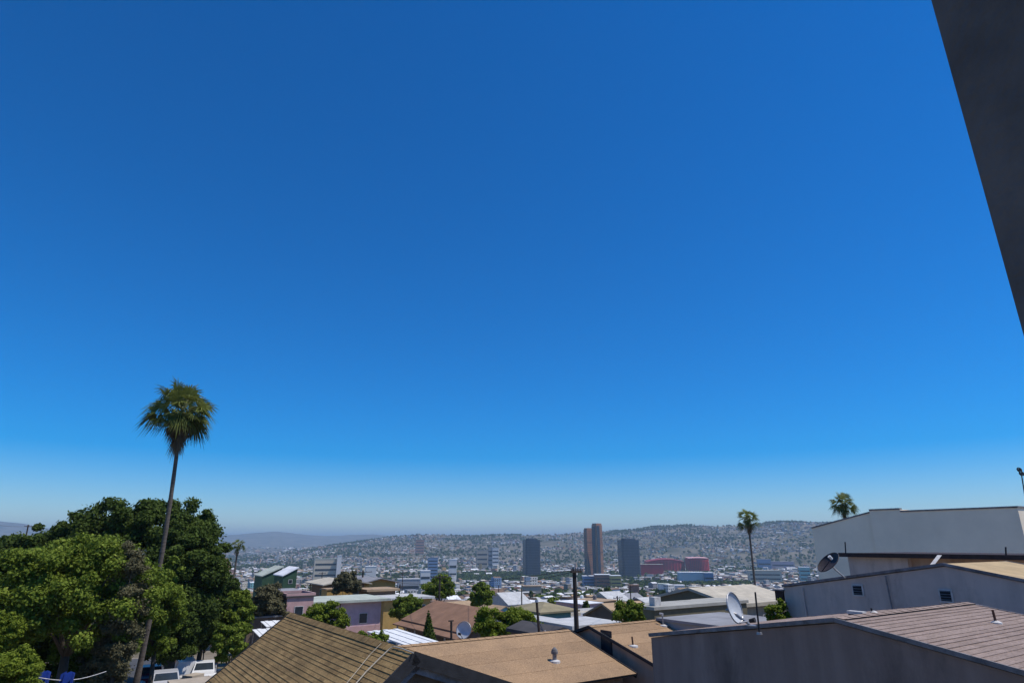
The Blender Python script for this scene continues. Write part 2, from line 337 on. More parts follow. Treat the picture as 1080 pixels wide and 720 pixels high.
def tree(label, base, cc, R, leaf, n, size, k=60, kind='tree', cat='tree', group=None, cr=(.15, .28), low=-.55, trunk_r=.3, extra=None, barkm=None, shell=.55):
    root = thing(kind, label, cat, base, 0, group)
    c, r = crown_clumps(cc, R, int(k*1.9), (cr[0]*.72, cr[1]*.8), low)
    if extra:
        for e, er in extra: c.append(np.array(e)); r.append(er)
    v, tn = leaf_arrays(c, r, int(n*2.2), size*.62, shell=shell*.8)
    fc, fr = crown_clumps(cc, np.array(R)*.93, 30, (.22, .36), low)
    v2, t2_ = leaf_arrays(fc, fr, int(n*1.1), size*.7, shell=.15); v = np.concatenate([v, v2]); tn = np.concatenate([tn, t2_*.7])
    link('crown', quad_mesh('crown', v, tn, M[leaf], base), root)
    b = np.array(base, float); cc = np.array(cc, float); fork = b*.45+cc*.55; fork[2] = b[2]+(cc[2]-b[2])*.55
    mb = MB(); mb.tube([b, b*.6+fork*.4+np.array([.12, -.08, 0]), fork], [trunk_r*1.25, trunk_r, trunk_r*.75], 9)
    for i in sorted(range(len(c)), key=lambda _: random.random())[:max(5, min(12, k//4))]:
        e = np.array(c[i]); mid = (fork+e)/2+np.array([0, 0, .12*R[2]]); mb.tube([fork-np.array([0, 0, .15]), mid, e], [trunk_r*.5, trunk_r*.28, trunk_r*.08], 6)
    mb.build('trunk', barkm or M['bark'], root, smooth=True)
    return root

def fan_palm(label, base, top, bend, L, nf, nskirt, tr, group=None, droop=0., seed=1):
    """fan palm: base, top of the trunk, sideways bend, frond length"""
    rg = np.random.default_rng(seed); base = np.array(base, float); top = np.array(top, float)
    root = thing('fan_palm', label, 'palm', base, 0, group)
    mb = MB(); pts = []; rad = []
    for i in range(25):
        s = i/24; p = base*(1-s)+top*s+np.array(bend)*math.sin(math.pi*s); pts.append(p)
        rad.append(tr*(1.35-.3*min(1, s*6)-.35*s)*(1+.035*(-1)**i))
    mb.tube(pts, rad, 14); mb.build('trunk', M['palmbark'], root, smooth=False)
    def frond(vs, ts, az, el, pl, fl, sag, tn, spread=1.35, nl=17, dz=0.):
        d = np.array([math.cos(az)*math.cos(el), math.sin(az)*math.cos(el), math.sin(el)])
        h = np.array([-math.sin(az), math.cos(az), 0]); up = np.cross(d, h)*-1
        if up[2] < 0: up = -up
        o = top+np.array([0, 0, .1*L-dz]); e = o+d*pl-np.array([0, 0, sag*pl*.35])
        wv = .022*L
        vs += [o-h*wv, o+h*wv, e+h*wv*.6, e-h*wv*.6]; ts.append(1.0)
        d2 = unit(d-np.array([0, 0, sag*.55]))
        up = unit(np.cross(h, d2)); up = up if up[2] > 0 else -up
        ro = rg.normal()*.55; h, up = h*math.cos(ro)+up*math.sin(ro), up*math.cos(ro)-h*math.sin(ro)
        for i in range(nl):
            a = (i/(nl-1)-.5)*2*spread; ll = fl*(1-.25*abs(a)/spread)*rg.uniform(.85, 1.08)
            dd = unit(d2*math.cos(a)+h*math.sin(a)+up*.18*abs(math.sin(a))); sd_ = unit(np.cross(dd, up))
            w0 = .034*fl; p1 = e+dd*ll*.55+sd_*0; p2 = e+dd*ll-np.array([0, 0, (.28+sag*.5)*ll*rg.uniform(.5, 1.2)])
            vs += [e-sd_*w0*.3, e+sd_*w0*.3, p1+sd_*w0, p1-sd_*w0]; ts.append(np.clip(tn+rg.normal()*.12, 0, 1))
            vs += [p1-sd_*w0, p1+sd_*w0, p2+sd_*w0*.12, p2-sd_*w0*.12]; ts.append(np.clip(tn+rg.normal()*.12, 0, 1))
    vs, ts = [], []
    for i in range(nf):
        s = (i+.5)/nf; el = 1.2-1.95*s**.95+rg.normal()*.17; az = i*2.39996+rg.normal()*.2
        frond(vs, ts, az, el+rg.normal()*.08, L*(rg.uniform(.34, .62) if i % 4 else rg.uniform(.08, .26)), L*rg.uniform(.42, .56), .08+.42*s+droop, np.clip(.85-.75*s+rg.normal()*.12, .02, 1))
    me = quad_mesh('fronds', np.array(vs), np.array(ts), M['palm_leaf'], base); link('crown', me, root)
    vs, ts = [], []
    for i in range(nskirt):
        s = (i+.5)/nskirt; el = -.75-.7*min(1, s*1.6); az = i*2.39996+rg.normal()*.25
        frond(vs, ts, az, el+rg.normal()*.06, L*rg.uniform(.22, .4), L*rg.uniform(.28, .42), .5, rg.uniform(0, 1), .7, 9, dz=L*.42*s)
    me = quad_mesh('skirt', np.array(vs), np.array(ts), M['palm_dead'], base); link('dead_skirt', me, root)
    return root

# ------------------------------------------------------------------ near houses (gable ends, grid U / V)
def slope(mb, A, B, down, L, course=0, step=.02, thick=.06, m=0, mu=1):
    """one roof slope: A-B is the ridge edge, down the unit vector to the eave, L its length; laid as stepped courses"""
    A, B, down = (np.asarray(q, float) for q in (A, B, down)); n = np.cross(B-A, down); n = n/np.linalg.norm(n); n = n if n[2] > 0 else -n
    W = np.linalg.norm(B-A)
    if not course:
        mb.face([A, B, B+down*L, A+down*L], m, [(0, L), (W, L), (W, 0), (0, 0)])
    else:
        k = max(1, round(L/course)); c = L/k
        for i in range(k):
            if i == 0: cuts = [c*(j+(random.uniform(-.13, .13) if 0 < j < k else 0)) for j in range(k+1)]; full = step
            step = full*random.uniform(.6, 1.35); wob = [random.uniform(-.05, .05)*c*(0 < i+1 < k) for _ in (0, 1)]
            a, b = (A+down*cuts[0], B+down*cuts[0]) if i == 0 else (last[0], last[1]); a2, b2 = A+down*(cuts[i+1]+wob[0])+n*step, B+down*(cuts[i+1]+wob[1])+n*step
            last = (a2-n*step, b2-n*step)
            v1, v0 = (k-i)*course, (k-i-1)*course
            mb.face([a, b, b2, a2], m, [(0, v1-.001), (W, v1-.001), (W, v0+.001), (0, v0+.001)])
            mb.face([a2, b2, b2-n*step, a2-n*step], m, [(0, v0+.01), (W, v0+.01), (W, v0+.02), (0, v0+.02)])
    lo = -n*thick
    mb.face([A+lo, A+down*L+lo, B+down*L+lo, B+lo], mu)
    mb.face([A, A+down*L, A+down*L+lo, A+lo], mu); mb.face([B, B+lo, B+down*L+lo, B+down*L], mu)
    mb.face([A+down*L, B+down*L, B+down*L+lo, A+down*L+lo], mu)
def gable_house(label, P, d, e, L, wl, wr, sl, sr, zb, wallm, roofm, fasm, course=0, step=.02, inset=.12, ovl=.35, ovr=.35, fh=.16, cat='house', caps=None, fth=.03, name='house'):
    """P: ridge end on the near gable; d ridge direction; e to the right of it; wl, wr half widths at the roof edge; sl, sr pitches"""
    P, d, e = (np.asarray(q, float) for q in (P, d, e)); base = P+d*L/2+e*(wr-wl)/2; base[2] = zb
    root = thing(name, label, cat, base)
    dl = unit(-e-Z*sl); dr = unit(e-Z*sr); Ll = wl/abs(dl@e); Lr = wr/abs(dr@e)
    Q = P+d*L
    mb = MB(); slope(mb, P, Q, dl, Ll, course, step, m=0); slope(mb, P, Q, dr, Lr, course, step, m=0)
    roof = mb.build('roof', [roofm, fasm], root)
    if course:                                        # ridge caps
        mb = MB(); n = int(L/.3)
        for i in range(n):
            a = P+d*(L*i/n); b = P+d*(L*(i+1)/n+.03)
            for dn in (dl, dr): mb.face([a+Z*(step+.022), b+Z*(step+.012), b+dn*.16+Z*(step+.012), a+dn*.16+Z*(step+.022)], 0, [(i*.5, .3), (i*.5+.3, .3), (i*.5+.3, .1), (i*.5, .1)])
        mb.build('ridge_cap', roofm, roof)
    for o, s in ((P, -1), (Q, 1)):                     # barge boards on both gables
        for dn, LL in ((dl, Ll), (dr, Lr)):
            mb = MB(); nn = unit(np.cross(d, dn)); nn = nn if nn[2] > 0 else -nn
            mb.obox(o+nn*(fth), dn*LL, d*s*.035, -nn*(fh+fth)); mb.build('barge_board', fasm, roof)
    mb = MB()                                         # walls as one pentagon prism
    A0 = P+d*inset; A1 = Q-d*inset; t0 = -.075
    def prof(o):
        return [np.array([*(o-e*(wl-ovl))[:2], zb]), np.array([*(o+e*(wr-ovr))[:2], zb]), o+e*(wr-ovr)-Z*(sr*(wr-ovr)-t0), o+Z*t0, o-e*(wl-ovl)-Z*(sl*(wl-ovl)-t0)]
    a, b = prof(A0), prof(A1)
    mb.face(a); mb.face(b[::-1])
    for i in range(5): j = (i+1) % 5; mb.face([a[j], a[i], b[i], b[j]])
    wall = mb.build('wall', wallm, root)
    return root, roof, wall
def vent_pipe(label, p, h, r, m, hood=False, lean=(0, 0), flash=True, cat='roof vent', name='vent_pipe', fl=.22):
    root = thing(name, label, cat, p); p = np.array(p, float); top = p+np.array([lean[0], lean[1], h])
    mb = MB(); mb.tube([p-Z*.12, top], r, 10); mb.build('pipe', m, root, smooth=False)
    if hood:
        mb = MB(); mb.tube([top-Z*.02, top+Z*.05, top+Z*.12, top+Z*.18], [r*1.55, r*1.6, r*1.2, r*.3], 12); mb.build('hood', M['fascia'], root)
    if flash:
        mb = MB(); mb.tube([p-Z*.05, p+Z*.02, p+Z*.05], [fl, fl*.95, r*1.3], 10); mb.build('flashing', M['flash'], root)
    return root
def dish(label, c, n, r, m, armto, foot, lnbm=None, depth=.16, mastm=None, rimm=None, armm=None):
    """parabolic dish: centre, facing direction, radius; foot is where its mast stands"""
    c = np.array(c, float); n = unit(n); root = thing('satellite_dish', label, 'satellite dish', foot)
    x = unit(np.cross(Z, n)); y = np.cross(n, x); K = 28
    mb = MB(); prev = None
    for side in (0, 1):
        prev = None
        for i in range(6):
            q = i/5; off = n*((q*q)*depth*r*2-depth*r*2)+(-n*.012 if side else 0); ring = [c+off+(x*math.cos(2*math.pi*k/K)+y*math.sin(2*math.pi*k/K))*r*max(q, .02) for k in range(K)]
            if prev:
                for k in range(K):
                    f = [prev[k], prev[(k+1) % K], ring[(k+1) % K], ring[k]]
                    mb.face(f if not side else f[::-1])
            prev = ring
    mb.build('reflector', m, root, smooth=False)
    mb = MB(); rim = [c+(x*math.cos(2*math.pi*k/K)+y*math.sin(2*math.pi*k/K))*r for k in range(K+1)]; mb.tube(rim, .012, 5, cap=False); mb.build('rim', rimm or mastm or M['metal'], root)
    lnb = c+np.array(armto, float)
    mb = MB(); mb.tube([c-y*r*.96-n*.0, lnb], .014, 6); mb.build('feed_arm', armm or mastm or M['metal'], root)
    mb = MB(); mb.tube([lnb-n*.02, lnb+n*.09], [.035, .045], 10); mb.build('receiver', lnbm or M['white'], root)
    bk = c-n*depth*r*2.1; mb = MB(); mb.tube([bk, bk-n*.1, np.array(foot)*.25+np.array([bk[0], bk[1], bk[2]])*.75-Z*.02, foot], .022, 8)
    mb.tube([foot, np.array(foot)+Z*.015], [.1, .1], 10); mb.build('mast', mastm or M['metal'], root)
    return root

# 1 dark shingled-less wall of the camera's own building, rising along the right-hand side
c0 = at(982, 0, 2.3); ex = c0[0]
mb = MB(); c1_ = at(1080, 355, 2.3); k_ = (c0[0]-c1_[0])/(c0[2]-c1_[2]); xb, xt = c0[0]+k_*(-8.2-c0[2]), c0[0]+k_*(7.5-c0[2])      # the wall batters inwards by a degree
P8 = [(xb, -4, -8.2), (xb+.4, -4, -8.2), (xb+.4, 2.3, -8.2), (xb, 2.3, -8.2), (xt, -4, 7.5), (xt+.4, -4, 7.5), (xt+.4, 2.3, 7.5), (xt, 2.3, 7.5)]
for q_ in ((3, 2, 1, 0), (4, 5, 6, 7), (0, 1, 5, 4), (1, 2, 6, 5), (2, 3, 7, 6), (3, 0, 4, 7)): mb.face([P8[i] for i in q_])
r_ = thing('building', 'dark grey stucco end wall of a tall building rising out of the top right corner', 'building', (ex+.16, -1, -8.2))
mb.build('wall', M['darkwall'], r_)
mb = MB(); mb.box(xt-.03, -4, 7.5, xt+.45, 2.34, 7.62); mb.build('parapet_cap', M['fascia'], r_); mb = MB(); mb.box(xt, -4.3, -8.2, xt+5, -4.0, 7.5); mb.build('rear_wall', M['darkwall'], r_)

# 2 purple house
pk = at(880, 652, 12); ZB = -8.1
purple, pr, pw = gable_house('dark purple stucco house with low pinkish shingle gable roof, nearest at the lower right', pk, U, -V, 5.3, 4.52, 6.2, .16, .165, ZB, M['purple'], M['shin_pink'], M['fascia'], .145, .012, .03, .02, .02, .05, fth=.02)
def on_slope(P, d, e, s, px, py):
    """point of a roof slope seen at a pixel"""
    n = unit(np.cross(d, unit(e-Z*s))); n = n if n[2] > 0 else -n; return hit(px, py, n, P)
q = on_slope(pk, U, -V, .165, 1051, 657); vent_pipe('thin dark pipe with white flashing on the pinkish shingle roof', q, .24, .022, M['rust'], lean=(-.02, 0), fl=.1)
# 3 lavender house
lk = at(995, 594, 18)
lav, lr, lw = gable_house('grey lavender stucco house with two louvred gable vents and an ochre roof', lk, U, -V, 4.15, 4.98, 5.4, .16, .19, ZB, M['lav'], M['ochre'], M['fascia'], 0, 0, .03, .02, .02, .05, fth=.02)
for px, py in ((905, 622), (998, 628)):
    q = hit(px, py, U, lk+U*.03); mb = MB(); a = .17
    mb.obox(q-V*a-Z*a-U*.03, V*2*a, Z*2*a, U*.03)
    vt = mb.build('gable_vent', M['flash'], lav)
    mb = MB(); mb.obox(q-V*(a-.04)-Z*(a-.04)-U*.034, V*2*(a-.04), Z*2*(a-.04), U*.01); mb.build('dark_opening', M['black'], vt)
    mb = MB()
    for k in range(4): mb.obox(q-V*(a-.04)+Z*(-a+.065+k*.07)-U*.05, V*2*(a-.04), Z*.02+U*.02, U*.012)
    mb.build('louvre', M['fascia'], vt)
# downpipe on the lavender wall
mb = MB(); q = hit(846, 618, U, lk); q2 = hit(851, 650, U, lk); mb.tube([q-U*.02-Z*.05, q2-U*.02, q2-U*.02-Z*4], .03, 8); mb.build('downpipe', M['lav'], lav)
mb = MB(); q = hit(934, 606, U, lk); q2 = hit(941, 640, U, lk); mb.tube([q-U*.02-Z*.02, q2-U*.02, q2-U*.02-Z*4], .022, 8); mb.build('conduit', M['fascia'], lav)
# clutter at the foot of the lavender wall on the purple house's roof
q = on_slope(pk, U, -V, .165, 903, 646.5)
r_ = thing('roof_hatch', 'low white hatch lying at the top edge of the pinkish shingle roof', 'roof hatch', q); mb = MB(); mb.obox(q-V*.12-Z*.02, V*.3, U*.14, Z*.055); mb.build('lid', M['flash'], r_); mb = MB(); mb.obox(q-V*.10-Z*.05+U*.01, V*.26, U*.11, Z*.03); mb.build('curb', M['darkfascia'], r_)
q = on_slope(pk, U, -V, .165, 922, 646.5); vent_pipe('short bent vent beside the white hatch on the pinkish shingle roof', q, .09, .018, M['darkfascia'], lean=(-.03, .02), fl=.07)
# 4 brown-fascia flat-roofed building behind it
p3 = hit(885, 583, U, U*30)
pR = hit(1086, 585.6, U, U*30); wV = (p3-pR)@V
r_ = thing('flat_roof_building', 'low pale plaster building under a long dark brown fascia, behind the lavender house', 'building', np.array([*p3[:2], ZB])+U*3)
mb = MB(); mb.obox(p3-V*(wV+6)-Z*.1, V*(wV+6), U*6.5, Z*.1); mb.build('roof', M['brownfascia'], r_)
mb = MB(); mb.obox(p3-V*(wV+6)-U*.03-Z*.16, V*(wV+6.03), U*.03, Z*.18); fa = mb.build('fascia', M['brownfascia'], r_)
q = hit(957, 590, U, U*30.5); bq = (p3-q)@V
mb = MB(); mb.obox(np.array([*(p3-V*bq+U*.5)[:2], ZB]), V*(bq-.1), U*5.6, Z*(p3[2]-.1-ZB)); mb.build('wall', M['paleplaster'], r_)
mb = MB(); mb.obox(np.array([*(p3-V*(wV+5.9)+U*.8)[:2], ZB]), V*(wV+5.9-bq), U*5.3, Z*(p3[2]-.1-ZB)); mb.build('rear_wall', M['tanwall'], r_)
for px, py, hh in ((892, 583, .5), (1061, 585, .3)):
    mb = MB(); q = hit(px, py, U, U*30.3); mb.tube([q, q+Z*hh-V*.05], .03, 6); mb.build('roof_pipe', M['darkfascia'], r_)
# ladder-like white brace leaning between the lavender roof and the fascia
qa = hit(981, 598, U, U*20.2); qb = hit(991, 585, U, U*21); r_ = thing('plank', 'pale plank leaning up from the lavender roof towards the brown fascia', 'plank', qa); mb = MB(); mb.obox(qa-V*.05, V*.11, U*.03, qb-qa); mb.build('board', M['flash'], r_)
# 5 big pale building
pc = at(1073, 535, 40); T0 = pc[2]
r_ = thing('large_building', 'big windowless pale grey stucco building with stepped parapet, on the right skyline', 'building', np.array([*pc[:2], ZB])+U*5+V*6)
mb = MB(); zt = lambda b: b
secs = [(0, 6.9, T0, 0, T0), (6.9, 9.05, T0+.17, 0, T0+.17), (9.05, 13.85, 2.1, .22, 1.06)]
for b0, b1, z0, off, z1 in secs:
    o = np.array([*pc[:2], 0])
    P = [o+V*b0+U*off, o+V*b1+U*off, o+V*b1+U*14, o+V*b0+U*14]; tops = [z0, z1, z1, z0]
    lo = [np.array([*p[:2], ZB]) for p in P]; hi = [np.array([*p[:2], z]) for p, z in zip(P, tops)]
    mb.face(hi[::-1])
    for i in range(4): j = (i+1) % 4; mb.face([lo[j], lo[i], hi[i], hi[j]])
mb.build('wall', M['bigwall'], r_)
mb = MB()
for b0, b1, z0, off, z1 in secs:
    o = np.array([*pc[:2], 0]); A = o+V*b0+U*(off-.06)+Z*(z0+.0); B = o+V*b1+U*(off-.06)+Z*(z1+.0)
    mb.obox(A, B-A, U*.34, Z*.10); mb.obox(A+U*(14-off-.2), B-A, U*.34, Z*.1)
A = np.array([*pc[:2], T0])-V*.06-U*.06; mb.obox(A, U*14, V*.3, Z*.10)
mb.build('coping', M['fascia'], r_)
mb = MB(); q = np.array([*pc[:2], ZB])
# floodlight mast on the roof corner
pm = at(1084, 541, 39.5); pt = at(1077.3, 500, 39.2)
r_ = thing('floodlight_mast', 'thin mast carrying two round lamps at the right edge above the pale building', 'light mast', np.array([pm[0], pm[1], ZB]))
mb = MB(); mb.tube([np.array([pm[0], pm[1], ZB]), pm, pt], [.06, .04, .03], 8); mb.build('pole', M['darkfascia'], r_)
for dx, dz in ((-.06, .28), (.02, .05)):
    q = pt+np.array([dx, 0, dz]); mb = MB(); ring = [q+np.array([  .13*math.cos(a), .03*math.sin(a), .12*math.sin(a)]) for a in np.linspace(0, 2*math.pi, 15)]; mb.tube(ring, .035, 6, cap=False); mb.tube([q+np.array([0, -.06, 0]), q+np.array([0, .1, 0])], [.08, .06], 12); mb.build('lamp', M['darkfascia'], r_)

# 6 brown shingle saltbox, lower left
bk = at(437, 688, 13)
# ridge runs away along V, e to its right is U
brown, brf, bw = gable_house('brown wood-shingle saltbox roof house with dark rake boards, at the lower left', bk, V, U, 8.35, 3.6, 3.4, .79, .345, ZB, M['darkwall'], M['shin_brown'], M['darkfascia'], .11, .012, .35, .3, .3, .2)
mb = MB()
for dn, LL in ((unit(-U-Z*.79), 3.3), (unit(U-Z*.345), 3.4)):
    nn = unit(np.cross(V, dn)); nn = nn if nn[2] > 0 else -nn
    mb.obox(bk+V*.05-nn*.2, dn*LL, V*.03, -nn*.12)
mb.build('inner_rake_board', M['fascia'], brown)
# garden hose / cable over the brown roof
nB = unit(np.cross(V, unit(-U-Z*.79))); nB = nB if nB[2] > 0 else -nB
for k, (lab, pp) in enumerate((('pale hose looped over the brown shingle ridge, the lower and thicker line', [(374, 722), (386, 708), (400, 694), (410, 684.5), (415, 681.2), (424, 683.5), (436, 688)]), ('thin pale cable running down the brown shingle roof above the hose', [(364, 722), (378, 705), (390, 690), (402, 677.9)]))):
    P_ = [hit(a, b, nB, bk+nB*.05) for a, b in pp]; mb = MB(); mb.tube(P_, .011 if k == 0 else .006, 6)
    tag(mb.build('hose' if k == 0 else 'cable', mat('pale_hose', (.5, .45, .36), .6, .1)), lab, 'hose' if k == 0 else 'cable')

# 7 tan roof in the middle
tk = at(440, 679, 22)
tan1, t1r, t1w = gable_house('wide low tan roll-roofed house in the bottom middle', tk-U*3, U, -V, 9.2, 3.0, 3.45, .26, .275, ZB, M['tanwall'], M['tan'], M['darkfascia'], .93, .006, .3, .35, .35, .14)
q = on_slope(tk, U, -V, .275, 585, 697); vent_pipe('stubby hooded metal vent on square white flashing in the middle of the tan roof', q, .24, .07, M['metal'], True, fl=.19)
q = on_slope(tk, U, V, .26, 569, 669); 
pz = at(566, 634, 25.4); fz = at(569, 668, 25.4)
r_ = thing('service_mast', 'short dark service mast at the back edge of the tan roof', 'mast', fz-Z*.12); mb = MB(); mb.tube([fz-Z*.12, pz], [.05, .045], 8); mb.build('pipe', M['wood'], r_); mb = MB(); mb.tube([pz-Z*.02, pz+Z*.06], [.075, .05], 8); mb.build('cap', M['metal'], r_); mb = MB(); mb.tube([fz-Z*.05, fz+Z*.04], [.14, .1], 8); mb.build('flange', M['darkfascia'], r_)
q = at(575, 668, 25.3); vent_pipe('small pale pipe next to the dark service mast', q-Z*.05, .16, .03, M['flash'], fl=.08)
# small white dish at the back of the tan roof
q = at(489, 664, 23.2); dish('small pale oval dish standing on the ridge of the tan roof', q, (-.35, -.9, .25), .27, M['dishw'], (-.1, -.22, -.1), at(489, 673, 23.35), M['darkfascia'], .1)
# 8 second tan roof
t2 = at(621, 660, 25)
tan2, t2r, t2w = gable_house('smaller tan-roofed house with brown-grey side wall, between the utility pole and the purple house', t2, U, -V, 4.95, 3.0, 4.2, .3, .262, ZB, M['tanwall'], M['tan'], M['darkfascia'], .93, .006, .12, .3, .2, .07)
q = hit(640, 679, U, t2+U*.12); mb = MB(); mb.obox(q-V*.28-Z*.35-U*.03, V*.56, Z*.8, U*.03); wn = mb.build('window', M['darkfascia'], tan2); mb = MB(); mb.obox(q-V*.22-Z*.29-U*.034, V*.44, Z*.68, U*.008); mb.build('pane', M['glass'], wn)
for i, (px, py, h, lab) in enumerate(((700, 659.5, .38, 'tall thin pipe with a white elbow on the far tan roof'), (668, 681, .3, 'thin rusty pipe on the near corner of the far tan roof'))):
    q = on_slope(t2, U, -V, .262, px, py); vp = vent_pipe(lab, q, h, .03, M['rust'] if i else M['metal'], lean=(-.03, 0), fl=.17)
    if not i: mb = MB(); t_ = q+np.array([-.03, 0, h]); mb.tube([t_, t_+Z*.04-V*.03, t_+V*.12+Z*.04], .04, 8); mb.build('elbow', M['flash'], vp)
# eave end of the purple house, and its mesh dish
q = on_slope(pk, U, V, .16, 778, 659.5)
dc = at(775, 640.5, 12.6)
dish('large pale mesh satellite dish tilted on the roof edge of the purple house', dc, (.70, -.66, .22), .27, M['dishw'], (.26, -.02, -.22), at(792, 659.5, 12.7), M['darkfascia'], .14, M['metal'])
q = at(800, 659, 13.1); qt = at(796.5, 624, 13.1); r_ = thing('antenna_pole', 'thin dark pole right beside the large pale mesh dish', 'pole', q-Z*.1); mb = MB(); mb.tube([q-Z*.15, qt], .018, 6); mb.build('pipe', M['darkfascia'], r_); mb = MB(); mb.tube([q-Z*.16, q-Z*.12], [.06, .05], 8); mb.build('foot', M['metal'], r_)
# dark dish on the lavender roof
dc = at(873.5, 592.5, 18.6); ft = hit(893, 610.5, U, lk+U*.25)
dish('dark brown satellite dish with a white receiver on the left slope of the lavender house', dc, (-.68, -.13, .69), .35, M['dishd'], (-.02, -.26, .10), ft, M['white'], .13, M['flash'], M['dishd'], M['dishd'])
q = hit(825, 619, U, lk+U*.0)
r_ = thing('eave_box', 'small dark box under the left eave corner of the lavender house', 'box', q-Z*.35); mb = MB(); mb.obox(q+V*.0-Z*.42, V*.3, U*.5, Z*.3); mb.build('case', M['brownfascia'], r_); mb = MB(); mb.obox(q-V*.05-Z*.11-U*.04, V*.4, U*.6, Z*.04); mb.build('lid', M['fascia'], r_)
# ------------------------------------------------------------------ houses further down the hill
def cm(name, col, **k): return mat('paint_'+name, col, .9, k.pop('var', .14), k.pop('scale', 1.3), .15, **k)
WALLC = {'white': (.66, .64, .60), 'cream': (.58, .50, .37), 'beige': (.42, .36, .28), 'grey': (.33, .33, .33), 'pink': (.52, .33, .31), 'terracotta': (.36, .17, .11), 'ochre': (.46, .30, .10), 'blue': (.20, .29, .42), 'green': (.16, .27, .20), 'brown': (.17, .12, .085), 'turquoise': (.20, .42, .42), 'lilac': (.52, .39, .42), 'olive': (.16, .14, .09), 'yellow': (.55, .42, .14), 'dark green': (.045, .095, .055), 'salmon': (.55, .33, .20)}
ROOFC = {'white': (.74, .74, .74), 'concrete grey': (.36, .35, .31), 'pale grey': (.48, .48, .47), 'grey': (.26, .26, .27), 'brown': (.17, .115, .08), 'red-brown': (.25, .14, .085), 'tan': (.37, .26, .16), 'olive': (.27, .23, .14), 'pale green': (.42, .45, .38), 'beige': (.47, .42, .33), 'dark': (.07, .065, .065)}
def wallm(c): return cm('wall_'+c.replace(' ', '_'), WALLC[c])
def roofmat(c): return cm('roof_'+c.replace(' ', '_').replace('-', '_'), ROOFC[c], var=.2, scale=.8)
FOOT = []
def hbox(label, corner, W, D, wc, rc, roof='flat', h=None, ang=GA, ov=.35, pitch=.2, wins=(), group=None, name='house', cat='house', parapet=0., details=True, door=None, panes=True, slab=.16, base=None):
    """corner: nearest front-left TOP corner of the walls (world); front wall runs along the house's x"""
    corner = np.asarray(corner, float)
    a = np.array([math.cos(ang), math.sin(ang)]); b = np.array([-math.sin(ang), math.cos(ang)])
    pts = [corner[:2], corner[:2]+a*W, corner[:2]+a*W+b*D, corner[:2]+b*D]
    g = min(H(*p) for p in pts)-.3
    if base is not None: g = base
    h = corner[2]-g
    root = thing(name, label, cat, (corner[0], corner[1], g), ang, group, local=True)
    FOOT.append((corner[0]+(a*W+b*D)[0]/2, corner[1]+(a*W+b*D)[1]/2, max(W, D)*.6))
    mb = MB(); wm = wallm(wc); rm = roofmat(rc)
    if roof in ('flat', 'hip'): mb.box(0, 0, 0, W, D, h)
    else:
        rise = {'gablex': D/2*pitch, 'gabley': W/2*pitch, 'shed': W*pitch}[roof]
        if roof == 'gablex': pr = [(0, 0), (0, D)]; prof = [(0, 0, 0), (0, 0, h), (0, D/2, h+rise), (0, D, h), (0, D, 0)]; ex = np.array([W, 0, 0])
        elif roof == 'gabley': prof = [(0, 0, 0), (0, 0, h), (W/2, 0, h+rise), (W, 0, h), (W, 0, 0)]; ex = np.array([0, D, 0])
        else: prof = [(0, 0, 0), (0, 0, h), (W, 0, h+rise), (W, 0, 0)]; ex = np.array([0, D, 0])
        P_ = [np.array(p, float) for p in prof]; n = len(P_)
        c1 = P_ if roof == 'gabley' or roof == 'shed' else P_[::-1]
        mb.face(c1[::-1] if roof == 'gablex' else c1); mb.face([p+ex for p in P_][::-1])
        for i in range(n): j = (i+1) % n; mb.face([P_[i], P_[i]+ex, P_[j]+ex, P_[j]])
    wall = mb.build('wall', wm, root)
    mb = MB(); t = slab
    if roof == 'flat':
        mb.box(-ov, -ov, h+.003, W+ov, D+ov, h+t)
        rf = mb.build('roof', rm, root)
        if parapet:
            q = MB(); p = parapet; z0, z1 = h+t, h+t+p; th = .18
            q.box(-ov, -ov, z0, W+ov, -ov+th, z1); q.box(-ov, D+ov-th, z0, W+ov, D+ov, z1); q.box(-ov, -ov+th, z0, -ov+th, D+ov-th, z1); q.box(W+ov-th, -ov+th, z0, W+ov, D+ov-th, z1)
            q.build('parapet', wm, root)
    elif roof == 'hip':
        e = ov; m = min(W, D)/2; k = pitch; r1, r2 = ((m, D/2), (W-m, D/2)) if W >= D else ((W/2, m), (W/2, D-m)); zt = h+m*k
        c = [(-e, -e, h), (W+e, -e, h), (W+e, D+e, h), (-e, D+e, h)]; R1 = (*r1, zt); R2 = (*r2, zt)
        if W >= D: fs = [(c[0], c[1], R2, R1), (c[1], c[2], R2), (c[2], c[3], R1, R2), (c[3], c[0], R1)]
        else: fs = [(c[0], c[1], R1), (c[1], c[2], R2, R1), (c[2], c[3], R2), (c[3], c[0], R1, R2)]
        for f in fs: mb.face([np.array(p)+Z*.15 for p in f])
        mb.box(-e, -e, h+.004, W+e, D+e, h+.148)
        rf = mb.build('roof', rm, root)
    else:
        e = ov
        if roof == 'gablex':
            for s in (0, 1):
                y0, y1 = (D/2, -e) if s == 0 else (D/2, D+e); z1 = h-e*pitch+.02; z0 = h+rise+.02
                o = np.array([-e, y0, z0]); mb.obox(o, (W+2*e, 0, 0), (0, y1-y0, z1-z0), (0, 0, t))
        elif roof == 'gabley':
            for s in (0, 1):
                x0, x1 = (W/2, -e) if s == 0 else (W/2, W+e); z1 = h-e*pitch+.02; z0 = h+rise+.02
                mb.obox((x0, -e, z0), (0, D+2*e, 0), (x1-x0, 0, z1-z0), (0, 0, t))
        else: mb.obox((-e, -e, h-e*pitch+.02), (0, D+2*e, 0), (W+2*e, 0, (W+2*e)*pitch), (0, 0, t))
        rf = mb.build('roof', rm, root)
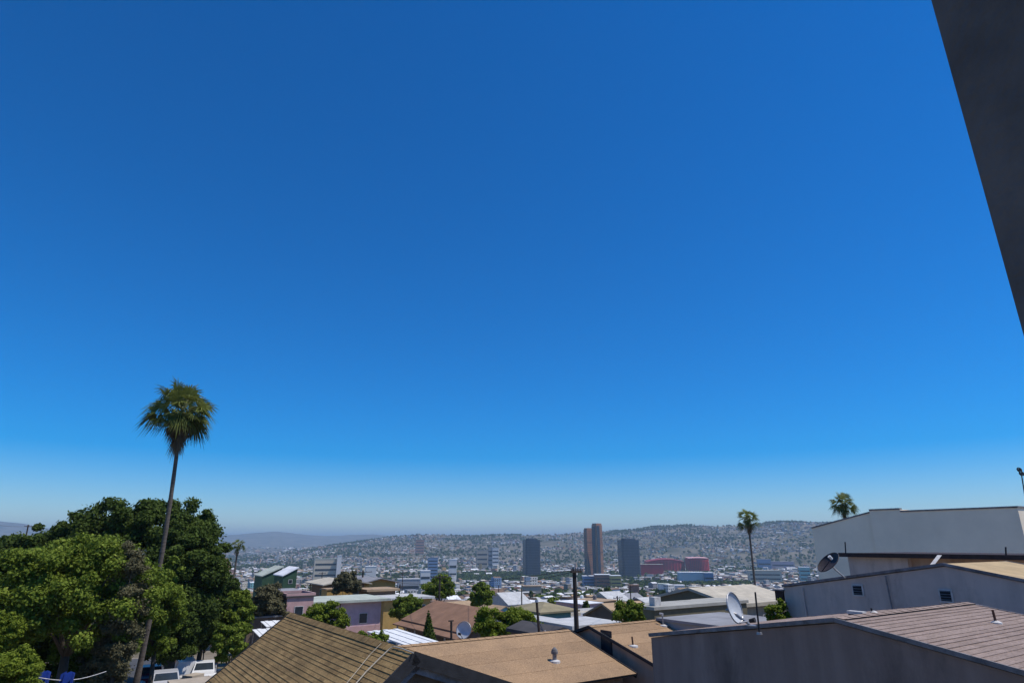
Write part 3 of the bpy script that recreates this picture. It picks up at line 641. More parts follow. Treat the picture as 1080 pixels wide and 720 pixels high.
    for (f, u, z, ww, hh) in wins:
        mb = MB(); q = MB()
        if f == 'f':
            mb.box(u, -.05, h-z-hh, u+ww, 0.01, h-z); q.box(u+.07, -.06, h-z-hh+.07, u+ww-.07, -.03, h-z-.07)
        else:
            mb.box(-.05, u, h-z-hh, .01, u+ww, h-z); q.box(-.06, u+.07, h-z-hh+.07, -.03, u+ww-.07, h-z-.07)
        if panes: fr = mb.build('window', M['flash'], root); q.build('pane', M['glass'], fr)
        else: mb.build('window', M['glass'], root)
    if door:
        f, u, ww, hh = door; mb = MB()
        if f == 'f': mb.box(u, -.05, .3, u+ww, .01, .3+hh)
        else: mb.box(-.05, u, .3, .01, u+ww, .3+hh)
        mb.build('door', M['brownfascia'], root)
    return root, h, wall, rf
def fit(pc, Y, pxr=None, pxl=None):
    """nearest top corner from a pixel and a distance; W and D from where the two faces end"""
    P = at(*pc, Y); W = D = None
    if pxr is not None: P2 = hit(pxr, pc[1], V, P); W = (P2-P)@U; 
    if pxl is not None: P2 = hit(pxl, pc[1], U, P); D = (P2-P)@V
    return P, W, D
# pink two-storey house
P, W, D = fit((333, 636.5), 80, 402); hbox('two-storey pink and lilac house with flat pale roof slab and deep eaves', P, W, 6.5, 'lilac', 'pale green', 'flat', ov=.9, wins=[('f', W*.66, 1.3, 1.1, 1.2), ('f', W*.1, 1.3, 1.1, 1.2), ('f', W*.55, 3.9, 1.6, 1.3), ('l', 2, 1.2, 1.2, 1.2)], slab=.28)  # lilac puts the eave's shade into the upper wall's colour; lower_wall stays pink
r2 = bpy.data.objects['house']; 
q = at(333, 636.5, 80)
mb = MB(); a = q-V*.09-Z*2.75; mb.obox(a, U*W, V*.08, -Z*(a[2]-H(*a[:2])+.2)); 
ps = mb.build('lower_wall', wallm('pink'), None, org=tuple(a)); 
_pinkroot = [o for o in bpy.data.objects if o.get('label', '').startswith('two-storey pink and lilac')][0]
bpy.context.view_layer.update(); mw = _pinkroot.matrix_world.copy(); ps.parent = _pinkroot; ps.matrix_parent_inverse = mw.inverted()
mb = MB(); a = q-V*.1+U*(W*.36); mb.tube([a-Z*.1, a-Z*5.6], .05, 6); dp = mb.build('downpipe', M['brownfascia'], None, org=tuple(a)); dp.parent = _pinkroot; dp.matrix_parent_inverse = mw.inverted()
# stained old pink block
P, W, D = fit((303, 630), 74, 331); hbox('peeling old pink block with ragged dark roof edge, left of the pink house', P, W, 4.5, 'pink', 'dark', 'flat', ov=.15, wins=[('f', W*.30, .9, 1.0, 1.5)], parapet=.25)
P, W, D = fit((287, 625.5), 84, 322); hbox('low grey flat roof behind the peeling pink block', P, W, 6, 'grey', 'grey', 'flat', ov=.2)
# green sheds
P, W, D = fit((277, 607.5), 122, 297); hbox('dark green house with rising pale shed roof, the left one of the pair', P, W, 6, 'dark green', 'pale green', 'shed', pitch=.42, ov=.2, wins=[('f', W*.25, 1.6, .8, .8)], group=None)
P, W, D = fit((299, 607), 116, 313); hbox('dark green house with rising pale shed roof, the right one of the pair', P, W, 6, 'dark green', 'white', 'shed', pitch=.5, ov=.2, wins=[('f', W*.4, .6, .7, .7)])
# brown low gables
P, W, D = fit((345, 616), 108, 384); hbox('brown house with very low wide beige gable roof, behind the pink house', P, W, 8, 'brown', 'beige', 'gabley', pitch=.16, ov=1.0, wins=[('l', 2, .8, 1.3, 1.1), ('f', 1.2, 1, 1.4, 1.2)])
P, W, D = fit((383, 614.5), 112, 417); hbox('ochre and brown house with grey low gable roof, right behind the pink house', P, W, 8, 'ochre', 'grey', 'gabley', pitch=.2, ov=.9, wins=[('f', 1, .7, 1.2, 1.1), ('f', 3.6, .7, 1.2, 1.1)])
P, W, D = fit((345, 622), 101, 372); hbox('low ochre terrace wall building below the very low beige gable', P, W, 2.5, 'ochre', 'tan', 'flat', ov=.1)
P, W, D = fit((389, 623.5), 100, 417); hbox('small house with orange-tan roof under the grey low gable', P, W, 4, 'brown', 'tan', 'flat', ov=.5, slab=.3)
# ochre house
P, W, D = fit((405, 633), 95, 418); hbox('bright ochre house with pale flat roof and white car at its foot', P, W+5.4, 6, 'ochre', 'pale grey', 'flat', ov=.5, wins=[('f', W+1.2, .8, 1.2, 1.2), ('f', W+3.4, .8, 1.2, 1.2)], slab=.3)
# brown-roofed porch house
Pn = at(493, 666.5, 58); P2 = hit(430, 656, U, Pn); D = (P2-Pn)@V
pr_, hh, _, _ = hbox('long brown-roofed house with open porch posts, behind the cypress', Pn, 6.5, D, 'brown', 'red-brown', 'gabley', pitch=.42, ov=.5)
for k in range(7):
    mb = MB(); y = D*k/6; mb.box(-1.15, y-.06, -.6, -1.03, y+.06, hh-.32); mb.build('porch_post', M['flash'], pr_)
mb = MB(); mb.obox((-.45, -.5, hh-.25), (0, D+1, 0), (-.95, 0, -.22), (0, 0, .1)); mb.build('porch_roof', roofmat('red-brown'), pr_)
# turquoise house
P, W, D = fit((571, 646.5), 60, 602, 544); hbox('turquoise house under an olive hipped roof, left of the utility pole', P, W, D, 'turquoise', 'olive', 'hip', pitch=.36, ov=.6, wins=[('f', W*.35, .5, .9, .9), ('l', 2, .6, 1, 1)])
P, W, D = fit((545, 657), 50, 583); hbox('small white house with grey-blue lean-to roof before the turquoise house', P, W, 3.2, 'white', 'pale grey', 'flat', ov=.4, slab=.12, wins=[('f', .4, .35, .5, .6), ('f', 1.2, .35, .5, .6), ('f', 2.0, .35, .5, .6)])
P, W, D = fit((577, 672), 34, 606); hbox('low dark gable roof just behind the tan roof and service mast', P, W, 3.2, 'brown', 'dark', 'gabley', pitch=.3, ov=.2)
P, W, D = fit((604, 664), 44, 654); hbox('low shed with wide pale blue-white metal roof, right of the utility pole', P, W, 3.6, 'turquoise', 'pale grey', 'flat', ov=.15, slab=.25)
P, W, D = fit((657, 654), 56, None, 618); hbox('dark gabled building with sand-coloured roof behind the blue-white metal roof', P, 4.2, D, 'brown', 'tan', 'gablex', pitch=.42, ov=.2)
# big olive building and gable behind it
P, W, D = fit((690, 643.2), 45, 788, 663); ob, hh, _, _ = hbox('large olive-grey flat building with pale roof edge behind the far tan roof', P, W, D, 'olive', 'concrete grey', 'flat', ov=.12, slab=.2, wins=[('f', .3, .6, .8, .7), ('f', 3.2, .5, .9, .9), ('f', 6.2, .5, .9, 1.1), ('l', 1.4, .5, .8, .8)])
mb = MB(); mb.box(.5, .4, hh+.2, 1.1, .9, hh+.75); mb.build('roof_box', M['flash'], ob)
mb = MB(); mb.box(4.6, -.06, hh-2.6, 5.8, -.001, hh-.6); mb.build('pale_panel', wallm('white'), ob)
P, W, D = fit((768, 637), 66, None, 694); hbox('dark olive gable-fronted hall with broad pale beige roof, behind the mesh dish', P, 10, D, 'olive', 'beige', 'gablex', pitch=.22, ov=.3, slab=.25)
P, W, D = fit((782, 640), 58, 826); hbox('beige flat-roofed block behind the mesh dish and slender palm', P, W, 5, 'beige', 'beige', 'flat', ov=.3, slab=.3, wins=[('f', 1, .7, 1, .9), ('f', 2.8, .7, 1, .9)])
P, W, D = fit((772, 664), 24, 838); hbox('plain grey flat roof directly behind the purple house wall', P, W, 3.4, 'grey', 'grey', 'flat', ov=.1, slab=.1)
# white metal canopies
def canopy(label, p, W, D, h, ang=GA, rise=.1):
    root = thing('canopy', label, 'canopy', (p[0], p[1], p[2]-h), ang, None, local=True); FOOT.append((p[0], p[1], 4))
    mb = MB()
    n = int(W/.35)
    for i in range(n): mb.obox((W*i/n, -.0, h-.0), (W/n*.9, 0, .0), (0, D, D*rise), (0, 0, .04+.03*(i % 2)))
    mb.obox((0, 0, h-.03), (W, 0, 0), (0, D, D*rise), (0, 0, .028)); mb.build('roof', M['white'], root)
    for x in (.1, W-.1):
        for y in (.1, D-.1): mb = MB(); mb.tube([(x, y, -.5), (x, y, h+y*rise-.04)], .05, 6); mb.build('post', M['metal'], root)
    return root
Pn = at(429, 681, 40); W = (hit(447, 672, V, Pn)-Pn)@U; D = (hit(387, 667, U, Pn)-Pn)@V
canopy('white corrugated metal canopy in front of the pink house', Pn, max(W, 2.2), D, 2.3, rise=.02)
for px, py, Y, W, D, lab in ((275, 673, 56, 2.6, 3.2, 'small white metal canopy beside the left edge of the brown roof'), (281, 661, 66, 3.4, 2.5, 'further small white awning just above the left edge of the brown roof')):
    canopy(lab, at(px, py, Y), W, D, 2.2)
P, W, D = fit((262, 652), 72, 300); hbox('low brownish shed roof beyond the white awnings', P, W, 4, 'brown', 'grey', 'flat', ov=.2)
P, W, D = fit((235, 594), 96, 243); hbox('tall salmon-orange house peeping out right of the dark trees', P, W, 7, 'salmon', 'tan', 'gabley', pitch=1.3, ov=.1, slab=.12)
P, W, D = fit((4, 577), 170, 18); hbox('pale building between the tree tops at the far left edge', P, W, 8, 'white', 'pale grey', 'flat', ov=.2, wins=[('f', 1, 1, 1, 1)])

# ------------------------------------------------------------------ street at the lower left, cars, tarps
def road_strip(name, a, b, w, m, lift, n=40):
    mb = MB(); a, b = np.array(a, float), np.array(b, float); d = unit(b-a); s = np.array([d[1], -d[0]])
    for i in range(n):
        p, q = a+(b-a)*i/n, a+(b-a)*(i+1)/n; pts = []
        for c in (p-s*w/2, p+s*w/2, q+s*w/2, q-s*w/2): pts.append((c[0], c[1], H(*c)+lift))
        mb.face(pts[::-1])
    o = mb.build(name, m); o['kind'] = 'structure'; return o
ca = at(180, 712, 52); road_strip('road', ca[:2]-V[:2]*30, ca[:2]+V[:2]*38, 9, M['asph'], .06)
cb = at(235, 708, 54); road_strip('pavement', cb[:2]-V[:2]*30, cb[:2]+V[:2]*22, 2.4, M['beige'], .16)
cb = at(195, 722, 44); mb = MB(); mb.obox(np.array([cb[0]-.6, cb[1]-.4, H(*cb[:2])-.2]), U*2.6, V*2.2, Z*1.1); tag(mb.build('platform', M['beige'], org=tuple(cb)), 'low beige concrete platform at the bottom edge beside the parked cars', 'platform')
def car(label, px, py, Y, ang, col, kind='car', group=None):
    p = at(px, py, Y); p[2] = H(p[0], p[1])+.07
    root = thing('parked_'+kind, label, kind, p, ang, group, local=True)
    pm = mat('car_paint_'+col, {'white': (.72, .72, .72), 'red': (.28, .02, .04), 'silver': (.45, .45, .46), 'blue': (.04, .08, .2)}[col], .3, .04, 3, 0, .6)
    L, Wd = 4.3, 1.72
    if kind == 'van': prof = [(0, .35), (0, .95), (.25, 1.05), (.75, 1.2), (1.35, 1.85), (4.2, 1.9), (4.35, 1.0), (4.35, .35)]; gl = [(.8, 1.2), (1.36, 1.78), (2.5, 1.82), (2.5, 1.2)]
    elif kind == 'pickup': prof = [(0, .4), (0, .95), (.2, 1.05), (1.2, 1.12), (1.75, 1.68), (2.7, 1.7), (2.85, 1.08), (4.7, 1.05), (4.75, .45)]; gl = [(1.3, 1.12), (1.78, 1.6), (2.62, 1.62), (2.72, 1.12)]
    else: prof = [(0, .35), (0, .75), (.2, .85), (1.15, .95), (1.75, 1.42), (2.9, 1.44), (3.6, 1.0), (4.25, .95), (4.3, .4)]; gl = [(1.25, .96), (1.8, 1.36), (2.85, 1.38), (3.45, 1.0)]
    def sec(z): return .5*Wd*(1-.16*max(0, (z-.95)/.6))
    A = [np.array([x-L/2, -sec(z), z]) for x, z in prof]; B = [np.array([x-L/2, sec(z), z]) for x, z in prof]; n = len(prof)
    mb = MB(); mb.face(A); mb.face(B[::-1])
    for i in range(n): j = (i+1) % n; mb.face([A[j], A[i], B[i], B[j]])
    body = mb.build('body', pm, root)
    for sgn in (-1, 1):
        mb = MB(); f = [np.array([x-L/2, sgn*(sec(z)+.008), z]) for x, z in gl]; mb.face(f if sgn < 0 else f[::-1]); mb.build('side_window', M['glass'], root)
    i = [k for k, (x, z) in enumerate(prof) if z > 1.3][0]
    for (k0, k1) in ((i-1, i), ) + (((i+1, i+2),) if kind != 'van' else ()):
        (x0, z0), (x1, z1) = prof[k0], prof[k1]; nrm = unit(np.array([-(z1-z0), 0, x1-x0])); mb = MB(); g = []
        for (t, s) in ((.12, -1), (.12, 1), (.9, 1), (.9, -1)): x = x0+(x1-x0)*t; z = z0+(z1-z0)*t; g.append(np.array([x-L/2, s*sec(z)*.88, z])+nrm*.012*(1 if nrm[2] > 0 else -1))
        mb.face(g); mb.build('windscreen' if k0 == i-1 else 'rear_window', M['glass'], root)
    for x in (.78, L-.85):
        for s in (-1, 1):
            mb = MB(); c = np.array([x-L/2, s*(Wd/2-.09), .31]); mb.tube([c-np.array([0, .1, 0]), c+np.array([0, .1, 0])], .31, 14); wh = mb.build('wheel', M['rubber'], root)
            mb = MB(); mb.tube([c+np.array([0, s*.095, 0]), c+np.array([0, s*.112, 0])], .18, 10); mb.build('rim', M['metal'], wh)
    for s in (-1, 1): mb = MB(); mb.box(-L/2-.01, s*.62-.14, .62, -L/2+.05, s*.62+.14, .76); mb.build('headlight', M['flash'], root)
    return root
car('dark red car parked under the trees at the lower left', 159, 703, 57, GA+1.5, 'red')
car('white van parked beside the dark red car, seen nose-on', 194, 703, 58, GA-1.62+.0, 'white', 'van')
car('white pickup loaded with scrap, next to the white van', 216, 701, 57, GA+1.35, 'white', 'pickup')
car('white car parked in front of the bright ochre house', 411, 648, 86, GA+.1, 'white')
car('silver car parked at the far left edge of the tan slab street', 174, 717, 49, GA+1.5, 'silver')
p = at(216, 698, 57); z0 = H(p[0], p[1])+1.12
for i in range(7):
    q = np.array([p[0]+rng.uniform(-.5, .5), p[1]+rng.uniform(-.2, 1.4), z0+rng.uniform(-.05, .15)]); a = rng.normal(size=3)*.35; b = np.cross(unit(a), [0, 0, 1])*.4
    mb = MB(); mb.obox(q, a, b, unit(np.cross(a, b))*.12); tag(mb.build('scrap', [M['flash'], M['rust'], M['white'], M['beige']][i % 4], org=tuple(q)), ['cream panel', 'rusty sheet', 'white board', 'beige slab', 'second cream panel', 'second rusty sheet', 'second white board'][i]+' among the scrap heaped on the white pickup', 'scrap', 'scrap heaped on the white pickup')
JK = [('white bucket', 'white'), ('rusty drum', 'rust'), ('pale crate', 'flash'), ('beige carton', 'beige'), ('dark tub', 'darkfascia'), ('grey drum', 'metal'), ('white box', 'white'), ('brown crate', 'brownfascia'), ('grey box', 'fascia')]
for i, (nm, mm) in enumerate(JK):
    px_ = [150, 166, 181, 203, 228, 234, 222, 176, 208][i]; q = at(px_, [712, 714, 710, 712, 700, 692, 708, 704, 690][i], [52, 51, 53, 53, 57, 60, 55, 55, 61][i]); q[2] = H(q[0], q[1])+.05
    mb = MB(); sz = .32+.08*(i % 4)
    if 'drum' in nm or 'bucket' in nm or 'tub' in nm: mb.tube([q, q+Z*sz*.6, q+Z*sz*2], [sz*.8, sz*.9, sz*.85], 10)
    else: a_ = rng.uniform(0, 1.5); mb.obox(q, np.array([math.cos(a_), math.sin(a_), 0])*sz*2.2, np.array([-math.sin(a_), math.cos(a_), 0])*sz*1.7, Z*sz*1.5)
    tag(mb.build(nm.split()[1], M[mm], org=tuple(q)), nm+' among the clutter around the parked vehicles', nm.split()[1], 'clutter around the parked vehicles')
tarp = mat('blue_tarp', (.015, .045, .26), .5, .3, 2, .3)
for px, py, wd, lab in ((44, 719, .55, 'blue tarpaulin under the trees, the left one by the pale cable'), (69, 720, .7, 'blue tarpaulin at the bottom edge under the trees, the right one')):
    p = at(px, py, 31); mb = MB(); K = 9; g = [[p+np.array([(i/K-.5)*wd, .25*math.sin(i*1.3)+j*.02, (j/5-.7)*1.3+.06*math.sin(i*1.9+j)]) for i in range(K+1)] for j in range(6)]
    for j in range(5):
        for i in range(K): f = [g[j][i], g[j][i+1], g[j+1][i+1], g[j+1][i]]; mb.face(f); mb.face([q+np.array([0, .02, 0]) for q in f][::-1])
    tag(mb.build('tarpaulin', tarp, org=tuple(p)), lab, 'tarpaulin')
a, b = at(36, 713, 30), at(112, 707.5, 33); mb = MB(); mb.tube([a*(1-t)+b*t-Z*.25*math.sin(math.pi*t) for t in np.linspace(0, 1, 9)], .018, 5); tag(mb.build('cable', M['flash'], org=tuple(a)), 'pale cable sagging between the trees at the lower left corner', 'cable')

# ------------------------------------------------------------------ utility poles
def upole(label, px, pyt, Y, r, arm=1.2, lean=0., arms=1, group=None, armz=.35, tf=False):
    t = at(px, pyt, Y); g = H(t[0], t[1]); b = np.array([t[0]+lean, t[1], g-.3])
    root = thing('utility_pole', label, 'utility pole', b, 0, group); mb = MB(); mb.tube([b, (b+t)/2, t], [r*1.25, r*1.1, r*.85], 10); mb.build('pole', M['wood'], root)
    for k in range(arms):
        c = t-Z*(armz+k*.8); mb = MB(); mb.obox(c-U*arm-V*(r+.08), U*2*arm, V*.09, Z*.1); ca_ = mb.build('crossarm', M['wood'], root)
        for u in (-.9, -.35, .35, .9): mb = MB(); q = c+U*arm*u-V*(r+.04)+Z*.1; mb.tube([q, q+Z*.1, q+Z*.17], [.03, .05, .03], 6); mb.build('insulator', M['metal'], ca_)
    if tf: mb = MB(); c = t-Z*2.0-V*(r+.3); mb.tube([c-Z*.45, c+Z*.45], .26, 12); mb.build('transformer', M['metal'], root)
    return root
upole('thick dark utility pole standing alone right of centre', 605.5, 598, 34, .115, .34, .10, 1, armz=.25)
upole('tall slim utility pole with crossarm above the cypress', 464, 606, 100, .14, 1.5, .05)
upole('utility pole with crossarm rising behind the pink house', 383, 601, 118, .17, 1.6, .05, tf=True)
upole('slim pole in front of the left part of the dark trees gap', 30, 553, 110, .12, .5, .3)
for i, (px, py, Y, lab) in enumerate(((711, 622, 120, 'short distant pole above the dark olive hall'), (526, 617, 170, 'thin pole above the bright leafy bush in the middle'), (651, 628, 110, 'thin pole just right of the thick utility pole'), (741, 615, 200, 'thin distant pole left of the slender palm'), (425, 603, 200, 'thin distant pole above the ochre house'), (340, 603, 190, 'thin distant pole above the low beige gable'))):
    upole(lab, px, py, Y, .12, 1.0, 0)
r_ = thing('post', 'short dark post in front of the long brown roof, by the small oval dish', 'post', at(476, 668, 30)); a = at(476, 655, 30); mb = MB(); mb.tube([at(476, 676, 30), a], .05, 6); mb.build('shaft', M['wood'], r_); mb = MB(); mb.obox(a-U*.12, U*.24, V*.06, Z*.05); mb.build('cap', M['wood'], r_)

def wire(label, pts, sag, r=.014):
    a, b = pts; mb = MB(); mb.tube([a*(1-t)+b*t-Z*sag*4*t*(1-t) for t in np.linspace(0, 1, 13)], r, 4); tag(mb.build('wire', M['darkfascia'], org=tuple(a)), label, 'wire')
wire('overhead wire from the thick utility pole towards the crossarm pole behind the pink house', (at(605, 601, 34), at(383, 604, 118)), 1.2)
wire('overhead wire from the thick utility pole off to the slim crossarm pole', (at(603, 603, 34), at(464, 609, 100)), .9)
wire('overhead wire from the thick utility pole away to the right hall', (at(608, 602, 34), at(711, 624, 120)), .8)
wire('thin wire running in from the left edge to the slim pole in the tree gap', (at(-25, 549, 108), at(30, 555, 110)), .3)
# ------------------------------------------------------------------ palms
fan_palm('very tall fan palm with a shaggy brown skirt, leaning right above the dark trees', [*at(145, 704, 45)[:2], H(*at(145, 704, 45)[:2])-.2], at(191.5, 437, 45), (.3, 0, 0), 2.7, 74, 44, .17, seed=14)
p = at(789, 549, 112); fan_palm('slender fan palm standing against the hillside right of the red stadium', [*at(797, 625, 112)[:2], H(*at(797, 625, 112)[:2])-.2], p, (0, 0, 0), 2.3, 46, 24, .21, seed=5)
p = at(889, 533, 88); fan_palm('fan palm top showing above the big pale building', [p[0]+.4, p[1], H(p[0], p[1])-.2], p, (0, 0, 0), 2.1, 46, 16, .2, seed=8)
p = at(251, 576, 120); fan_palm('small distant palm beside the salmon-orange house', [p[0]-.9, p[1], H(p[0], p[1])-.2], p, (.3, 0, 0), 1.7, 34, 12, .2, seed=11)

# ------------------------------------------------------------------ near trees
def gz(px, py, Y, dz=0):
    p = at(px, py, Y); return (p[0], p[1], H(p[0], p[1])-.1)
def ctree(label, px, py, Y, R, leaf, n, size, k=50, **kw):
    FOOT.append((at(px, py, Y)[0], Y, R[0]*.8)); return tree(label, gz(px, py, Y), at(px, py, Y), R, leaf, n, size, k, **kw)
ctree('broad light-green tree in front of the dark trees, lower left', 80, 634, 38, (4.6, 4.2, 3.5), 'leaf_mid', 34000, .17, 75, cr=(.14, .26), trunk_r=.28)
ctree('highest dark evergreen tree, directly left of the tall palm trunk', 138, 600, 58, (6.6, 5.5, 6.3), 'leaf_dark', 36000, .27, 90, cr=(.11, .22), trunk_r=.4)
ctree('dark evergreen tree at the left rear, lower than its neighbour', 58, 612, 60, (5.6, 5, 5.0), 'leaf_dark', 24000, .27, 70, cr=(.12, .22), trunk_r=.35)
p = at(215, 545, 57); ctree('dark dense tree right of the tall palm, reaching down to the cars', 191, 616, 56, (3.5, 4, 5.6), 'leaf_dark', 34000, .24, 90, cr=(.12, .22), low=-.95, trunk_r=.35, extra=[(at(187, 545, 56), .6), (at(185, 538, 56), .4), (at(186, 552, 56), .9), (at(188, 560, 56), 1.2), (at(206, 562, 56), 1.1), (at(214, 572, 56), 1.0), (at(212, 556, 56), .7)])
ctree('small dark tree crown between the dense tree and the salmon house', 222, 600, 62, (1.2, 1.3, 2.0), 'leaf_dark', 7000, .24, 24, cr=(.22, .4), trunk_r=.2)
ctree('dark tree crown at the very left edge', 2, 606, 64, (2.6, 3, 3.4), 'leaf_dark', 9000, .26, 30, trunk_r=.25)
ctree('half-dry grey-brown climbing shrub in front of the tall palm trunk', 129, 652, 37, (1.0, 1.0, 3.9), 'leaf_grey', 13000, .12, 46, cr=(.16, .3), low=-1, trunk_r=.14, kind='shrub', cat='shrub')
ctree('mid-green tree right behind the palm trunk, below the dark crown', 170, 640, 47, (1.6, 1.6, 3.0), 'leaf_mid', 9000, .17, 34, cr=(.18, .34), low=-1, trunk_r=.15)
ctree('rounded bright bush in the bottom left corner', 14, 712, 27, (1.0, .9, .95), 'leaf_bright', 9000, .09, 26, cr=(.3, .45), kind='bush', cat='bush', trunk_r=.06)
ctree('yellow-green bush at the left edge above the rounded bush', 2, 668, 33, (.9, .8, 1.1), 'leaf_bright', 4500, .12, 20, cr=(.2, .4), kind='bush', cat='bush', trunk_r=.07)
ctree('yellow-green small tree at the right foot of the dark trees', 250, 651, 60, (1.45, 1.4, 2.2), 'leaf_mid', 9000, .2, 34, cr=(.18, .32), low=-.9, trunk_r=.14)
ctree('dark bush touching the left slope of the brown roof', 243, 676, 52, (1.5, 1.2, 1.3), 'leaf_mid', 4500, .18, 20, cr=(.2, .36), low=-.9, trunk_r=.09, kind='bush', cat='bush')
ctree('olive-green tree left of the peeling pink block', 283, 638, 74, (2.3, 2, 2.2), 'leaf_grey', 7000, .22, 30, cr=(.18, .34), low=-.9, trunk_r=.15)
ctree('leafy green bush behind the ridge of the brown roof, before the pink house', 343, 654, 62, (2.3, 1.6, 1.5), 'leaf_bright', 8000, .17, 30, cr=(.2, .34), low=-.8, trunk_r=.1, kind='bush', cat='bush')
for i, (px, py, Y) in enumerate(((382, 675, 30), (399, 676, 29), (391, 681, 28))):
    ctree(('thin green shoots left in front of the white canopy', 'thin green shoots right in front of the white canopy', 'low dark green shoots between the ridge and white canopy')[i], px, py, Y, (.42, .35, .42), 'leaf_mid', 900, .11, 9, cr=(.25, .5), low=-1, trunk_r=.03, kind='plant', cat='plant')
ctree('round green tree in front of the bright ochre house', 429, 643, 84, (1.9, 1.6, 1.8), 'leaf_mid', 5000, .22, 26, cr=(.2, .36), trunk_r=.13)
ctree('dark green tree behind the slim utility pole', 462, 622, 104, (2.6, 2.3, 2.0), 'leaf_mid', 5000, .3, 26, cr=(.2, .36), trunk_r=.18)
ctree('compact dark green tree left of the turquoise house', 508, 629, 88, (1.5, 1.4, 1.7), 'leaf_mid', 4500, .24, 24, cr=(.2, .36), trunk_r=.14)
ctree('bright green leafy bush behind the tan roof, right of the small oval dish', 530, 659, 44, (2.2, 1.3, 1.15), 'leaf_bright', 9000, .15, 34, cr=(.2, .36), low=-.8, trunk_r=.09, kind='bush', cat='bush')
ctree('dark round bush behind the far tan roof', 663, 648, 40, (.95, .9, .85), 'leaf_mid', 3500, .13, 18, cr=(.25, .42), low=-.8, trunk_r=.07, kind='bush', cat='bush')
ctree('green vine patch by the left corner of the lavender house', 821, 649, 22, (.33, .33, .5), 'leaf_bright', 1800, .07, 12, cr=(.3, .5), low=-1, trunk_r=.03, kind='bush', cat='bush')
ctree('brownish tree between the brown and ochre low-gabled houses', 366, 617, 100, (2.2, 1.8, 2.0), 'leaf_grey', 4500, .3, 24, cr=(.2, .36), trunk_r=.14)
for i, (px, py, Y, rx, rz, lf, lb) in enumerate(((60, 690, 42, 2.6, 1.6, 'leaf_mid', 'low leafy thicket under the broad light-green tree, left part'), (100, 684, 43, 2.4, 1.9, 'leaf_mid', 'low leafy thicket under the broad light-green tree, right part'), (30, 668, 41, 2.2, 1.9, 'leaf_dark', 'dark thicket under the left side of the broad light-green tree'), (178, 672, 52, 2.3, 2.0, 'leaf_dark', 'dark undergrowth behind the parked cars'), (218, 664, 62, 1.9, 1.8, 'leaf_dark', 'dark undergrowth right of the cars, beneath the dense tree'), (112, 694, 42, 1.3, 1.3, 'leaf_grey', 'dry grey-brown thicket left of the foot of the tall palm'))):
    ctree(lb, px, py, Y, (rx, 1.6, rz), lf, 8000, .16, 30, cr=(.2, .36), low=-1, trunk_r=.06, kind='bush', cat='bush')
ctree('dark low tree hiding the foot of the salmon-orange house', 238, 622, 66, (1.2, 1.2, 1.6), 'leaf_dark', 6000, .2, 24, cr=(.22, .36), low=-1, trunk_r=.12)
# cypress
p = at(452, 660, 50); g = gz(452, 660, 50); root = thing('cypress_tree', 'narrow dark cypress in front of the long brown roof', 'cypress', g)
cl = [at(452, 677-3.3*i, 50) for i in range(11)]; v, tn = leaf_arrays(cl, [.48-.042*i for i in range(11)], 6000, .1, shell=.5); link('crown', quad_mesh('crown', v, tn, M['leaf_dark'], g), root)
mb = MB(); mb.tube([g, at(452, 650, 50)], [.12, .04], 7); mb.build('trunk', M['bark'], root)
# ------------------------------------------------------------------ the city: far landmarks
def block(label, pxl, pxr, pyt, Y, wc, roofc=None, depth=None, name='office_block', cat='building', bands=0, bandc='glass', ang=None, group=None, cols=0):
    """far building standing on the valley floor between two bearings, its front towards the viewer"""
    L_ = at(pxl, pyt, Y); R2 = at(pxr, pyt, Y); W = R2[0]-L_[0]; ang = math.atan2(-L_[0]*.5-R2[0]*.5, Y)*.9+.12 if ang is None else ang
    D = depth or W*.6; g = min(H(L_[0], Y), H(R2[0], Y), H(L_[0], Y+D), H(R2[0], Y+D))-1; h = L_[2]-g
    root = thing(name, label, cat, (L_[0], Y, g), ang, group, local=True); FOOT.append((L_[0]+W/2, Y+D/2, max(W, D)*.62))
    mb = MB(); mb.box(0, 0, 0, W, D, h); wm = wallm(wc) if isinstance(wc, str) else wc; mb.build('wall', wm, root)
    mb = MB(); mb.box(-.4, -.4, h+.01, W+.4, D+.4, h+.9); mb.build('roof', roofmat(roofc or 'pale grey'), root)
    bm = M[bandc] if isinstance(bandc, str) else bandc
    for i in range(bands):
        z0 = 2+(h-3)*i/bands; hh = (h-3)/bands*.33; 
        mb = MB(); mb.box(W*.05, -.25, z0, W*.95, -.05, z0+hh); mb.box(-.25, D*.05, z0, -.05, D*.95, z0+hh); mb.build('window_band', bm, root)
    return root, W, D, h, g
towerglass = mat('tower_glass', (.02, .034, .058), .25, .35, .06, 0, .5)
towerslab = mat('tower_slab_edge', (.05, .064, .09), .7, .15, .1)
towerbrown = mat('tower_brown_cladding', (.37, .18, .105), .7, .18, .05)
